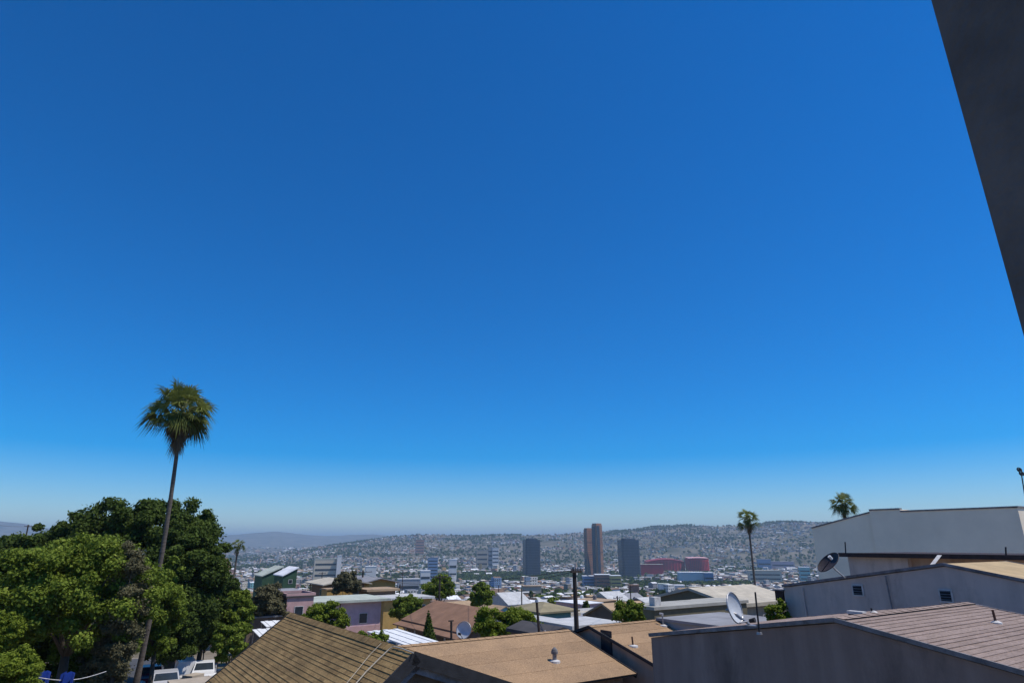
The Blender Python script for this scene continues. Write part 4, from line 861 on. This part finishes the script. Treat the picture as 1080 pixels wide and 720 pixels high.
def tower(label, pxl, pxr, pyt, Y, body, edge, floors=26, crown=True, ang=.3, depth=.75, chf=.1):
    L_ = at(pxl, pyt, Y); R2 = at(pxr, pyt, Y); W = R2[0]-L_[0]; ext = W/(math.cos(ang)+depth*math.sin(ang)); Wd, D = ext, ext*depth
    bx = L_[0]+D*math.sin(ang); g = H(bx, Y)-2; h = L_[2]-g
    root = thing('tower', label, 'tower', (bx, Y, g), ang, None, local=True); FOOT.append((bx+Wd/2, Y+D/2, Wd))
    ch = Wd*chf; outl = [(ch, 0), (Wd-ch, 0), (Wd, ch), (Wd, D-ch), (Wd-ch, D), (ch, D), (0, D-ch), (0, ch)]
    def ring(off, z): c = np.array([Wd/2, D/2]); return [np.array([*(c+(np.array(p)-c)*(1+off/Wd)), z]) for p in outl]
    mb = MB(); a, b = ring(0, 0), ring(0, h)
    for i in range(8): j = (i+1) % 8; mb.face([a[i], a[j], b[j], b[i]], 0)
    mb.face(b, 0); mb.build('facade', body, root)
    for k in range(1, floors):
        z = h*k/floors; mb = MB(); a, b = ring(1.2, z-.45), ring(1.2, z+.45)
        for i in range(8): j = (i+1) % 8; mb.face([a[i], a[j], b[j], b[i]])
        mb.face(b); mb.face(a[::-1]); mb.build('floor_slab', edge, root)
    if crown:
        mb = MB(); q_ = .2 if chf > .05 else .06; mb.box(Wd*q_, D*q_, h, Wd*(1-q_), D*(1-q_), h+3.5); mb.build('plant_room', edge, root)
        if chf > .05: mb = MB(); mb.tube([(Wd*.5, D*.5, h+3.5), (Wd*.5, D*.5, h+9)], .4, 6); mb.build('mast', M['metal'], root)
    return root, Wd, D, h
tower('dark blue glass office tower, the left one of the three tower groups', 551, 570.5, 569, 1750, towerglass, towerslab, 24)
tower('dark blue glass office tower, the right one beside the red stadium', 652.5, 675.5, 569, 1740, towerglass, towerslab, 25, ang=.22)
def split_tower(label, pxl, pxr, pyt, Y, ang):
    root, W, D, h = tower(label, pxl, pxr, pyt, Y, towerbrown, towerbrown, 4, True, ang, .9, .02)
    mb = MB(); lo, hi = (1.0, .98) if pxl > 620 else (.55, .12)
    mb.face([(W*.04, -.9, 2), (W*.5, -.9, 2), (W*.5, -.9, h*hi), (W*.04, -.9, h*lo*.98)]); mb.face([(W*.04, -.7, 2), (W*.04, -.7, h*lo*.98), (W*.5, -.7, h*hi), (W*.5, -.7, 2)]); mb.build('glass_front', towerglass, root)
    mb = MB(); mb.box(-.95, D*.3, 2, -.75, D*.95, h*(.97 if pxl > 620 else .4)); mb.build('glass_side', towerglass, root)
    for k in range(1, 28):
        z = h*k/28; mb = MB(); mb.box(W*.02, -1.15, z-.22, W*.98, -1.0, z+.22); mb.box(-1.2, D*.02, z-.22, -1.05, D*.98, z+.22); mb.build('floor_line', towerslab, root)
split_tower('taller tower of the brown and dark-glass twin towers, the right twin', 624.5, 635.5, 553, 1700, .62)
split_tower('shorter tower of the brown and dark-glass twin towers, the left twin', 616, 625, 558, 1730, .45)
# red stadium
redm = mat('stadium_red', (.44, .02, .032), .7, .2, .05); pinkm = mat('stadium_pale_rim', (.62, .34, .34), .8, .15, .1)
def stand(label, pxl, pxr, pyt, pyb, Y, rise, rim):
    A = at(pxl, pyt, Y); B = at(pxr, pyt, Y); W = B[0]-A[0]; z1 = A[2]; z0 = H(A[0], Y)-2; h = z1-z0
    root = thing('stadium_stand', label, 'stadium', (A[0], Y, z0), 0, None, local=True); FOOT.append((A[0]+W/2, Y+25, W*.62))
    K = 14; front = []; top = []
    mb = MB()
    for i in range(K+1):
        t = i/K; x = W*t; y = 14*(2*t-1)**2; front.append((x, y)); top.append(h*(1-rise*(1-math.sin(math.pi*(.15+.7*t)))))
    for i in range(K):
        (x0, y0), (x1, y1) = front[i], front[i+1]
        mb.face([(x0, y0, 0), (x1, y1, 0), (x1, y1, top[i+1]), (x0, y0, top[i])]); mb.face([(x0, y0+40, 0), (x0, y0+40, top[i]), (x1, y1+40, top[i+1]), (x1, y1+40, 0)])
    mb.face([(0, front[0][1], 0), (0, front[0][1], top[0]), (0, front[0][1]+40, top[0]), (0, front[0][1]+40, 0)]); mb.face([(W, front[-1][1], 0), (W, front[-1][1]+40, 0), (W, front[-1][1]+40, top[-1]), (W, front[-1][1], top[-1])])
    mb.build('wall', redm, root)
    mb = MB()
    for i in range(K): (x0, y0), (x1, y1) = front[i], front[i+1]; mb.face([(x0, y0-1.5, top[i]+.1), (x1, y1-1.5, top[i+1]+.1), (x1, y1+41, top[i+1]+2.6), (x0, y0+41, top[i]+2.6)]); mb.face([(x0, y0-1.5, top[i]-1.0), (x1, y1-1.5, top[i+1]-1.0), (x1, y1-1.5, top[i+1]+.1), (x0, y0-1.5, top[i]+.1)])
    mb.build('roof', rim, root)
    for k in range(1, 12): x = W*k/12; y = 14*(2*k/12-1)**2; mb = MB(); mb.box(x-.6, y-1.0, 0, x+.6, y-.05, h*.80); mb.build('pier', mat('stadium_dark_red', (.15, .01, .02), .8, .2, .1), root)
    return root
stand('long dark red curved stadium stand, left part of the stadium', 683, 723, 589.5, 599, 2120, .35, mat('stadium_dark_roof', (.25, .03, .05), .8, .2, .1))
stand('bright red drum-like stadium stand with pale rim, right part of the stadium', 727, 748.5, 588, 599, 2080, .05, pinkm)
block('low red building with a pale flat roof in front of the left stadium stand', 676, 699, 595, 1900, redm, 'beige', 22)
# others that read singly
LM = [('cream ribbed block standing tall among low houses, left of centre', 332, 357, 589.5, 1250, 'cream', 'pale green', 20, 5),
 ('slim cream stair tower joined to the right end of the cream ribbed block', 356, 360.5, 586, 1255, 'white', 'white', 9, 0),
 ('white low hall right of the cream ribbed block', 386, 397, 597.5, 1150, 'white', 'white', 14, 1),
 ('bluish apartment block with dark bands, left of the white twin blocks', 452, 462, 588, 1500, 'blue', 'grey', 16, 8),
 ('short white block next to the bluish apartment block', 474, 482, 590, 1480, 'white', 'white', 13, 3),
 ('white apartment block high up the basin with a dark neighbour', 519.5, 526, 577.5, 2300, 'white', 'pale grey', 20, 6),
 ('dark apartment block against the white one high up the basin', 515.5, 519.3, 577, 2310, 'grey', 'dark', 18, 5),
 ('brownish slab block far up the basin', 503, 514.5, 580, 2350, 'beige', 'grey', 20, 4),
 ('white block in front of the dark tree belt left of centre', 444, 454, 602, 950, 'white', 'white', 12, 3),
 ('grey-blue long office with ribbon windows, left of the white block', 420, 443, 611, 800, 'grey', 'pale grey', 14, 2),
 ('cream block with a yellow side wall below the twin towers', 644, 655, 607, 1080, 'yellow', 'white', 16, 4),
 ('dark reddish office with pale roof edge below the twin towers', 628, 644, 606, 1110, 'terracotta', 'white', 22, 4),
 ('dark blue-grey office block at the left foot of the twin towers', 615, 628, 607.5, 1130, 'blue', 'white', 18, 4),
 ('tall pinkish apartment block on the skyline of the left hillside', 439, 447.5, 569, 3300, 'terracotta', 'brown', 30, 5),
 ('blue-violet warehouse right of the slender palm', 799, 812, 589.5, 2300, 'blue', 'grey', 30, 2),
 ('long grey-violet warehouse to the right of the blue-violet one', 813, 836, 592, 2350, 'lilac', 'grey', 30, 2),
 ('white long-roofed market hall below the red stadium', 716, 742, 603.5, 1450, 'white', 'white', 30, 1),
 ('white and blue hall right of the white market hall', 743, 752, 604, 1430, 'blue', 'white', 20, 2),
 ('green-roofed block with pale front below the market hall', 695, 706, 616, 760, 'white', 'pale green', 12, 2),
 ('white block right of the green-roofed block', 710, 722, 617.5, 770, 'white', 'white', 12, 2),
 ('pale cream row building with many openings, right of the slender palm', 789, 822, 601.5, 1500, 'cream', 'beige', 18, 3),
 ('teal glass-fronted block near the edge of the big pale building', 843, 853, 598, 1500, 'turquoise', 'white', 20, 4),
 ('small bright red-roofed kiosk building beyond the tan roofs', 664, 674, 617.5, 700, 'terracotta', 'red-brown', 9, 0),
 ('long pink-roofed shed in front of the left dark tower', 552, 571, 618.5, 620, 'beige', 'tan', 9, 1),
 ('slim white block just left of the pink-roofed shed', 555, 559.5, 608.5, 760, 'white', 'white', 6, 0)]
for lb, a, b, c, Y, wc, rc, D, nb in LM: block(lb, a, b, c, Y, wc, rc, D, bands=nb)

# ------------------------------------------------------------------ the city: houses and trees
def free(x, y, r):
    return all((x-a)**2+(y-b)**2 > (r+c)**2 for a, b, c in FOOT)
WN = ['white', 'cream', 'beige', 'grey', 'pink', 'terracotta', 'ochre', 'blue', 'green', 'turquoise', 'salmon', 'brown']
WP = np.array([.20, .17, .16, .10, .08, .07, .06, .03, .03, .01, .07, .05]); WP /= WP.sum()
RN = ['white', 'pale grey', 'grey', 'brown', 'red-brown', 'tan', 'beige']; RP_ = np.array([.21, .22, .17, .10, .09, .10, .11]); RP_ /= RP_.sum()
cands = []
for iu in range(-90, 110):
    for iv in range(0, 100):
        cu, cv = iu*10.8+(iu//5)*5, iv*13.0+(iv//2)*5
        x, y = cu*U[0]+cv*V[0]+rng.uniform(-1.2, 1.2), cu*U[1]+cv*V[1]+rng.uniform(-1.5, 1.5)
        if y < 92 or y > 760 or abs(x) > y*.86+25: continue
        if rng.random() < .10: continue
        cands.append((x, y))
cands = np.array(cands); cz = height(cands[:, 0], cands[:, 1])
near_h, mass = [], []
for (x, y), z in zip(cands, cz):
    if y < 330 and not free(x, y, 5): continue
    if y >= 330 and not free(x, y, 3): continue
    W = rng.uniform(5.5, 9.3); D = rng.uniform(5.5, 10.5); h = rng.choice([2.8, 3.3, 5.6, 6.1], p=[.35, .27, .24, .14])
    if y < 150: h = min(h, 3.4)
    if y > 450 and rng.random() < .08: h *= 1.7; W *= 1.5
    wc = rng.choice(WN, p=WP); rc = rng.choice(RN, p=RP_); rt = rng.choice(['flat', 'gablex', 'gabley', 'hip'], p=[.66, .14, .12, .08])
    if rt != 'flat' and rc == 'white' and rng.random() < .5: rc = 'brown'
    px, py = proj((x, y, z+h)); ang = GA+rng.choice([0, 0, 0, .12, -.15, .3])*rng.random()
    rec = dict(x=x, y=y, z=z, W=W, D=D, h=h, wc=str(wc), rc=str(rc), rt=str(rt), px=px, py=py, ang=ang, s=W*h/y**2)
    (near_h if (255 < px < 856) else mass).append(rec)
near_h.sort(key=lambda r: -r['s']); mass += near_h[262:]; near_h = near_h[:262]
ORD = ['', 'second ', 'third ', 'fourth ', 'fifth ', 'sixth ', 'seventh ', 'eighth ', 'ninth ', 'tenth ', 'eleventh ', 'twelfth ']
ZONES = [(300, 'below the small distant palm'), (345, 'behind the green shed-roofed pair'), (395, 'beyond the low beige gable'), (440, 'beyond the bright ochre house'), (485, 'beyond the slim crossarm pole'), (530, 'beyond the compact dark tree'), (580, 'below the left dark tower'), (625, 'beyond the thick utility pole'), (665, 'below the twin towers'), (715, 'below the right dark tower'), (760, 'below the red stadium'), (800, 'beside the slender palm'), (900, 'right of the slender palm')]
def zone(px): return next(z for m, z in ZONES if px < m)
def namer(items, desc):
    by = {}
    for r in items: by.setdefault((desc(r), zone(r['px'])), []).append(r)
    for (d, z), rs in by.items():
        rs.sort(key=lambda r: r['y'])
        for i, r in enumerate(rs):
            r['label'] = f"{d} {z}" if len(rs) == 1 else (f"{d} {z}, {ORD[i]}nearest" if i < 12 else f"{d} {z}, the furthest")
namer(near_h, lambda r: f"{'tall' if r['h'] > 4 else 'low'} {r['wc']} house with {r['rc']} {'flat' if r['rt'] == 'flat' else 'hipped' if r['rt'] == 'hip' else 'gabled'} roof")
for r in near_h:
    W, D, h, y = r['W'], r['D'], r['h'], r['y']; a = r['ang']
    c = np.array([r['x'], r['y'], 0])-np.array([math.cos(a)*W/2-math.sin(a)*D/2, math.sin(a)*W/2+math.cos(a)*D/2, 0]); c[2] = r['z']+h
    wins = []
    if y < 330:
        for st in range(2 if h > 4 else 1):
            n = 2 if y > 220 else 3
            for k in range(n): wins.append(('f', W*(k+.28)/n, .8+2.8*st, 1.2, 1.1))
            if y < 220: wins.append(('l', D*.3, .8+2.8*st, 1.1, 1.1)); 
            wins.append(('l', D*.62, .8+2.8*st, 1.1, 1.1))
    hbox(r['label'], c, W, D, r['wc'], r['rc'], r['rt'], ang=a, ov=rng.uniform(.05, .5), pitch=rng.uniform(.25, .5), wins=wins, group='houses stepping down the hillside', panes=y < 180, parapet=.5 if (r['rt'] == 'flat' and y < 300 and rng.random() < .5) else 0, door=('f', W*.8, .9, 2.0) if y < 220 else None)
    hr = [o for o in COL.objects[-60:] if o.get('label') == r['label']] if y < 330 else []
    if hr and r['rt'] == 'flat':
        for k in range(int(rng.integers(0, 3))):
            mb = MB(); bx, by = rng.uniform(.5, W-1.6), rng.uniform(.5, D-1.6); mb.box(bx, by, h+.15, bx+rng.uniform(.5, 1.1), by+rng.uniform(.4, .9), h+rng.uniform(.5, 1.0)); mb.build('rooftop_unit', M[['flash', 'metal', 'fascia', 'white'][int(rng.integers(0, 4))]], hr[0])
        if rng.random() < .5:
            mb = MB(); bx, by = rng.uniform(.5, W-.5), rng.uniform(.5, D-.5); mb.tube([(bx, by, h), (bx+.1, by, h+rng.uniform(1.2, 2.6))], .045, 5); mb.build('antenna_pole', M['darkfascia'], hr[0])
    if y < 260 and r['rt'] == 'flat' and rng.random() < .45:
        bx, by = r['x'], r['y']; zt = r['z']+h+.16; tn = thing('water_tank', '', 'water tank', (bx, by, zt), 0, 'water tanks on the flat roofs'); mb = MB(); q = np.array([bx, by, zt]); mb.tube([q, q+Z*.9, q+Z*1.1, q+Z*1.2], [.5, .52, .35, .2], 12); mb.build('tank', M[rng.choice(['darkfascia', 'white', 'fascia'])], tn); mb = MB(); mb.tube([q+Z*1.19, q+Z*1.27], [.22, .2], 10); mb.build('lid', M['darkfascia'], tn)
        tn['label'] = ('round tank on the ' + r['label'].split(' house')[0] + ' ' + r['rc'].replace(' ', '-') + '-roofed house ' + zone(r['px']) + (', ' + r['label'].split(', ')[1] if ', ' in r['label'] else ''))
    FOOT.append((r['x'], r['y'], 5))

# distribution poles along the hillside streets, with their cross wires
prev = None; PN = []
for k in range(26):
    Y_ = 118+k*15+rng.uniform(-4, 4); pxk = [300, 420, 560, 690, 770][k % 5]+rng.uniform(-35, 35)
    q = at(pxk, 572, Y_); q = np.array([q[0], Y_, H(q[0], Y_)])
    if not free(q[0], q[1], .2) and Y_ < 260: q[0] += 4
    PN.append(dict(x=q[0], y=Y_, px=pxk, q=q))
namer(PN, lambda r: 'thin distribution pole')
for r in PN:
    t = r['q']+Z*rng.uniform(8, 9.5); b = r['q']-Z*.4; root = thing('utility_pole', r['label'], 'utility pole', b, 0, 'poles along the hillside streets'); mb = MB(); mb.tube([b, t], [.16, .12], 6); mb.build('pole', M['wood'], root)
    mb = MB(); mb.obox(t-U*1.0-Z*.5, U*2, V*.1, Z*.1); mb.build('crossarm', M['wood'], root); r['t'] = t
for i in range(len(PN)-5):
    a, b = PN[i], PN[i+5]; mb = MB(); mb.tube([a['t']*(1-t)+b['t']*t-Z*(.4+1.6*4*t*(1-t)) for t in np.linspace(0, 1, 11)], .03, 4)
    tag(mb.build('wire', M['darkfascia'], org=tuple(a['t'])), 'overhead wire leaving the '+a['label'].replace('thin distribution ', ''), 'wire', 'wires between the street poles')
# everything further: one mass of houses, with their own colours
def mass_mesh(name, rec):
    n = len(rec['x']); ca, sa = np.cos(rec['a']), np.sin(rec['a']); W, D, h = rec['W'], rec['D'], rec['h']; x, y, z = rec['x'], rec['y'], rec['z']
    def P(u, v, w): return np.stack([x+ca*u-sa*v, y+sa*u+ca*v, z+w], 1)
    w2, d2 = W/2, D/2; lo = -3*np.ones(n)
    b = [P(-w2, -d2, lo), P(w2, -d2, lo), P(w2, d2, lo), P(-w2, d2, lo)]; t = [P(-w2, -d2, h), P(w2, -d2, h), P(w2, d2, h), P(-w2, d2, h)]
    g = rec['gable']; r1, r2 = P(-w2, 0*w2, h+g), P(w2, 0*w2, h+g)
    quads = [(b[0], b[1], t[1], t[0]), (b[1], b[2], t[2], t[1]), (b[2], b[3], t[3], t[2]), (b[3], b[0], t[0], t[3]), (t[0], t[1], r2, r1), (r1, r2, t[2], t[3]), (t[3], t[0], r1, r1+1e-4), (t[1], t[2], r2, r2+1e-4)]
    V_ = [np.stack(q, 1) for q in quads]; C_ = [rec['wc']]*4+[rec['rc']]*2+[rec['wc']]*2
    m = rec['d'] < 1700
    for st in (0, 1, 2):
        for k in range(3):
            ok = m & (h > 3.0*st+2.6); u0 = (-.42+.3*k)*W; u1 = u0+.13*W; za = h-1.0-2.9*st; zb = za-1.2; e = d2+.06
            def Q(u, w): return np.stack([x+ca*u-sa*(-e), y+sa*u+ca*(-e), z+w], 1)
            V_.append(np.stack([Q(u0, zb), Q(u1, zb), Q(u1, za), Q(u0, za)], 1)[ok]); C_.append(np.tile([.04, .045, .05], (n, 1))[ok])
            v0 = (-.40+.3*k)*D; v1 = v0+.13*D; e2 = w2+.06
            def Q2(v, w): return np.stack([x+ca*(-e2)-sa*v, y+sa*(-e2)+ca*v, z+w], 1)
            V_.append(np.stack([Q2(v1, zb), Q2(v0, zb), Q2(v0, za), Q2(v1, za)], 1)[ok]); C_.append(np.tile([.04, .045, .05], (n, 1))[ok])
    V_ = np.concatenate(V_).reshape(-1, 3); C_ = np.concatenate(C_)
    k = len(C_); me = bpy.data.meshes.new(name); me.vertices.add(4*k); me.loops.add(4*k); me.polygons.add(k); me.vertices.foreach_set('co', V_.astype(np.float32).ravel())
    me.loops.foreach_set('vertex_index', np.arange(4*k, dtype=np.int32)); me.polygons.foreach_set('loop_start', np.arange(0, 4*k, 4, dtype=np.int32)); me.update(calc_edges=True)
    at_ = me.attributes.new('paint', 'FLOAT_COLOR', 'FACE'); at_.data.foreach_set('color', np.concatenate([C_, np.ones((k, 1))], 1).astype(np.float32).ravel())
    me.materials.append(colmat('distant_paint')); return link(name, me)
def scatter(r0, r1, n, az0=-44, az1=44, dens=None):
    r = np.sqrt(rng.uniform(r0**2, r1**2, n)); a = np.radians(rng.uniform(az0, az1, n)); x, y = r*np.sin(a), r*np.cos(a)
    keep = np.ones(n, bool)
    if dens is not None: keep = rng.random(n) < dens(x, y, r)
    return x[keep], y[keep], r[keep]
WA = np.array([WALLC[k] for k in WN]); RA = np.array([ROOFC[k] for k in RN])
def belt(x, y, r):
    """1 where the wooded belts and open ground lie between the quarters of the city"""
    px = pxaz(x, y); q = np.zeros(len(x))
    q = np.maximum(q, ((r > 1240) & (r < 1540) & (px > 655) & (px < 790)).astype(float))
    q = np.maximum(q, ((r > 1470) & (r < 1960) & (px > 455) & (px < 612)).astype(float))
    q = np.maximum(q, ((r > 1700) & (r < 2050) & (px > 640) & (px < 725)).astype(float)*.6)
    q = np.maximum(q, np.clip((fbm(x/260, y/260, 21, 4)-.12)*5, 0, 1)); return q
parts = []
for (r0, r1, n, a0, a1, wmn, wmx, tall, dsc) in ((740, 1500, 8200, -44, 40, 6, 12, .07, 1.), (1500, 2600, 12500, -44, 40, 7, 16, .09, 1.), (2600, 4900, 24000, -44, 42, 7, 13, .04, .9), (4900, 8800, 2200, -44, -6, 14, 40, .05, .8)):
    x, y, r = scatter(r0, r1, n, a0, a1, lambda x, y, r: (1-.93*belt(x, y, r))*dsc*np.where(r > 2600, np.clip(.74+3.2*fbm(x/290, y/290, 41, 5), .05, 1), 1))
    m = len(x); W = rng.uniform(wmn, wmx, m); D = rng.uniform(wmn, wmx, m); h = rng.choice([3., 3.4, 6., 6.4, 9.], m, p=[.34, .2, .25, .14, .07])
    t = rng.random(m) < tall; W[t] *= 1.8; D[t] *= 1.4; t2_ = rng.random(m) < tall*.22; h[t2_] *= 2.4
    parts.append((x, y, r, W, D, h))
x, y, r, W, D, h = [np.concatenate(q) for q in zip(*parts)]
x = np.concatenate([x, [q['x'] for q in mass]]); y = np.concatenate([y, [q['y'] for q in mass]]); W = np.concatenate([W, [q['W'] for q in mass]]); D = np.concatenate([D, [q['D'] for q in mass]]); h = np.concatenate([h, [q['h'] for q in mass]])
Fb = [f for f in FOOT if f[1] > 550]; keep = np.ones(len(x), bool)
for a, b, c in Fb: keep &= (x-a)**2+(y-b)**2 > (c+6)**2
x, y, W, D, h = x[keep], y[keep], W[keep], D[keep], h[keep]; r = np.hypot(x, y); n = len(x); z = height(x, y)
ang = np.where(r < 1500, GA, fbm(x/700, y/700, 31, 2)*3)+rng.normal(size=n)*.08
bigb = (r > 2400) & (rng.random(n) < .035); W = np.where(bigb, W*2.4, W); D = np.where(bigb, D*1.6, D); wi = rng.choice(len(WN), n, p=WP); ri = rng.choice(len(RN), n, p=RP_); jit = rng.uniform(.72, 1.12, (n, 1))*(1+.45*fbm(x/230, y/230, 55, 3))[:, None].clip(.7, 1.2)
mo = mass_mesh('distant_houses', dict(x=x, y=y, z=z, W=W, D=D, h=h, a=ang, d=r, wc=WA[wi]*jit*np.where(r > 2600, .9, 1)[:, None], rc=RA[ri]*np.where((r > 2600) & (rng.random(n) < .6), .68, 1)[:, None]*rng.uniform(.8, 1.12, (n, 1)), gable=np.where(rng.random(n) < .3, D*.16, .05)))
tag(mo, 'thousands of small pale houses filling the valley floor and far hillside', 'city', kind='stuff')

# city trees: the nearest as things, the rest as one wooded mass
tc = []
for _ in range(4000):
    y_ = rng.uniform(112, 560); x_ = rng.uniform(-.7, .62)*y_
    if rng.random() > (y_/560)**1.1+.12 or not free(x_, y_, 1.5): continue
    px, py = proj((x_, y_, H(x_, y_)+5))
    if not (258 < px < 853): continue
    tc.append(dict(x=x_, y=y_, px=px, py=py, v=int(rng.integers(0, 5)), s=rng.uniform(.7, 1.35)*(.62 if y_ < 220 else 1))); FOOT.append((x_, y_, 2.2))
    if len(tc) >= 170: break
KIND = ['round dark green tree', 'spreading green tree', 'tall narrow dark tree', 'light green tree', 'low brownish tree']
protos = []
for v, (R, leaf, n_, size) in enumerate((((2.6, 2.6, 2.6), 'leaf_dark', 1500, .5), ((3.4, 3.2, 2.3), 'leaf_mid', 1700, .5), ((1.3, 1.3, 3.8), 'leaf_dark', 1300, .42), ((2.3, 2.2, 2.2), 'leaf_bright', 1300, .45), ((2.2, 2.4, 1.6), 'leaf_grey', 1100, .45))):
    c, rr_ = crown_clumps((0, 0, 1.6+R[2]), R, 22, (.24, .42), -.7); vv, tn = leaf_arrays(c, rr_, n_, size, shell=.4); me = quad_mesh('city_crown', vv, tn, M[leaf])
    mb = MB(); mb.tube([(0, 0, -.6), (.1, 0, 1.2), (0, .05, 1.6+R[2])], [.24, .2, .1], 6); o = mb.build('trunk', M['bark']); tm = o.data; bpy.data.objects.remove(o); protos.append((me, tm))
namer(tc, lambda r: KIND[r['v']])
for r in tc:
    root = thing('tree', r['label'], 'tree', (r['x'], r['y'], H(r['x'], r['y'])), rng.uniform(0, 6.28), 'trees between the hillside houses', local=True); root.scale = (r['s'],)*3
    for nm, me in zip(('crown', 'trunk'), protos[r['v']]): o = bpy.data.objects.new(nm, me); COL.objects.link(o); o.parent = root
fx, fy, fr = [], [], []
for r0, r1, n, fn in ((330, 900, 1300, lambda x, y, r: np.full(len(x), .9)), (740, 2600, 9000, lambda x, y, r: .22+.78*belt(x, y, r)), (1460, 1980, 0, None), (2600, 5000, 17000, lambda x, y, r: .12+.88*np.clip(-fbm(x/290, y/290, 41, 5)*4, 0, 1)), (4900, 9000, 1800, lambda x, y, r: .3+.7*belt(x, y, r))):
    if fn is None: continue
    a, b, c = scatter(r0, r1, n, -44, 42, fn); fx.append(a); fy.append(b); fr.append(c)
for r0, r1, a0, a1, n in ((1470, 1960, -7.4, 6.0, 3600), (1240, 1540, 9.5, 19.5, 1500)):
    a, b, c = scatter(r0, r1, n, a0, a1, lambda x, y, r: np.clip(.55+2*fbm(x/90, y/90, 5, 3), .1, 1)); fx.append(a); fy.append(b); fr.append(c)
fx, fy, fr = map(np.concatenate, (fx, fy, fr)); keep = np.ones(len(fx), bool)
for a, b, c in FOOT:
    if b > 300: keep &= (fx-a)**2+(fy-b)**2 > (c+1.5)**2
fx, fy, fr = fx[keep], fy[keep], fr[keep]; n = len(fx); fz = height(fx, fy)
K = 22; sz = rng.uniform(2.0, 4.6, n)*(1+fr/6000); cen = np.repeat(np.stack([fx, fy, fz+sz*.9+.8], 1), K, 0); ss = np.repeat(sz, K)
d = rng.normal(size=(n*K, 3)); d /= np.linalg.norm(d, axis=1, keepdims=True); p = cen+d*(ss*rng.uniform(.45, 1, n*K))[:, None]*np.array([1, 1, .8])
nn = d+rng.normal(size=d.shape)*.45; nn /= np.linalg.norm(nn, axis=1, keepdims=True); a = np.cross(nn, rng.normal(size=d.shape)); a /= np.linalg.norm(a, axis=1, keepdims=True); b = np.cross(nn, a); q = (ss*rng.uniform(.3, .6, n*K))[:, None]
vv = np.stack([p-a*q, p-b*q*1.2, p+a*q, p+b*q*1.2], 1).reshape(-1, 3); tint = np.clip(np.repeat(rng.random(n), K)*.6+rng.random(n*K)*.4, 0, 1)
o = link('distant_trees', quad_mesh('distant_trees', vv, tint, M['leaf_dark'])); tag(o, 'dark tree belts and scattered trees throughout the distant city', 'trees', kind='stuff')
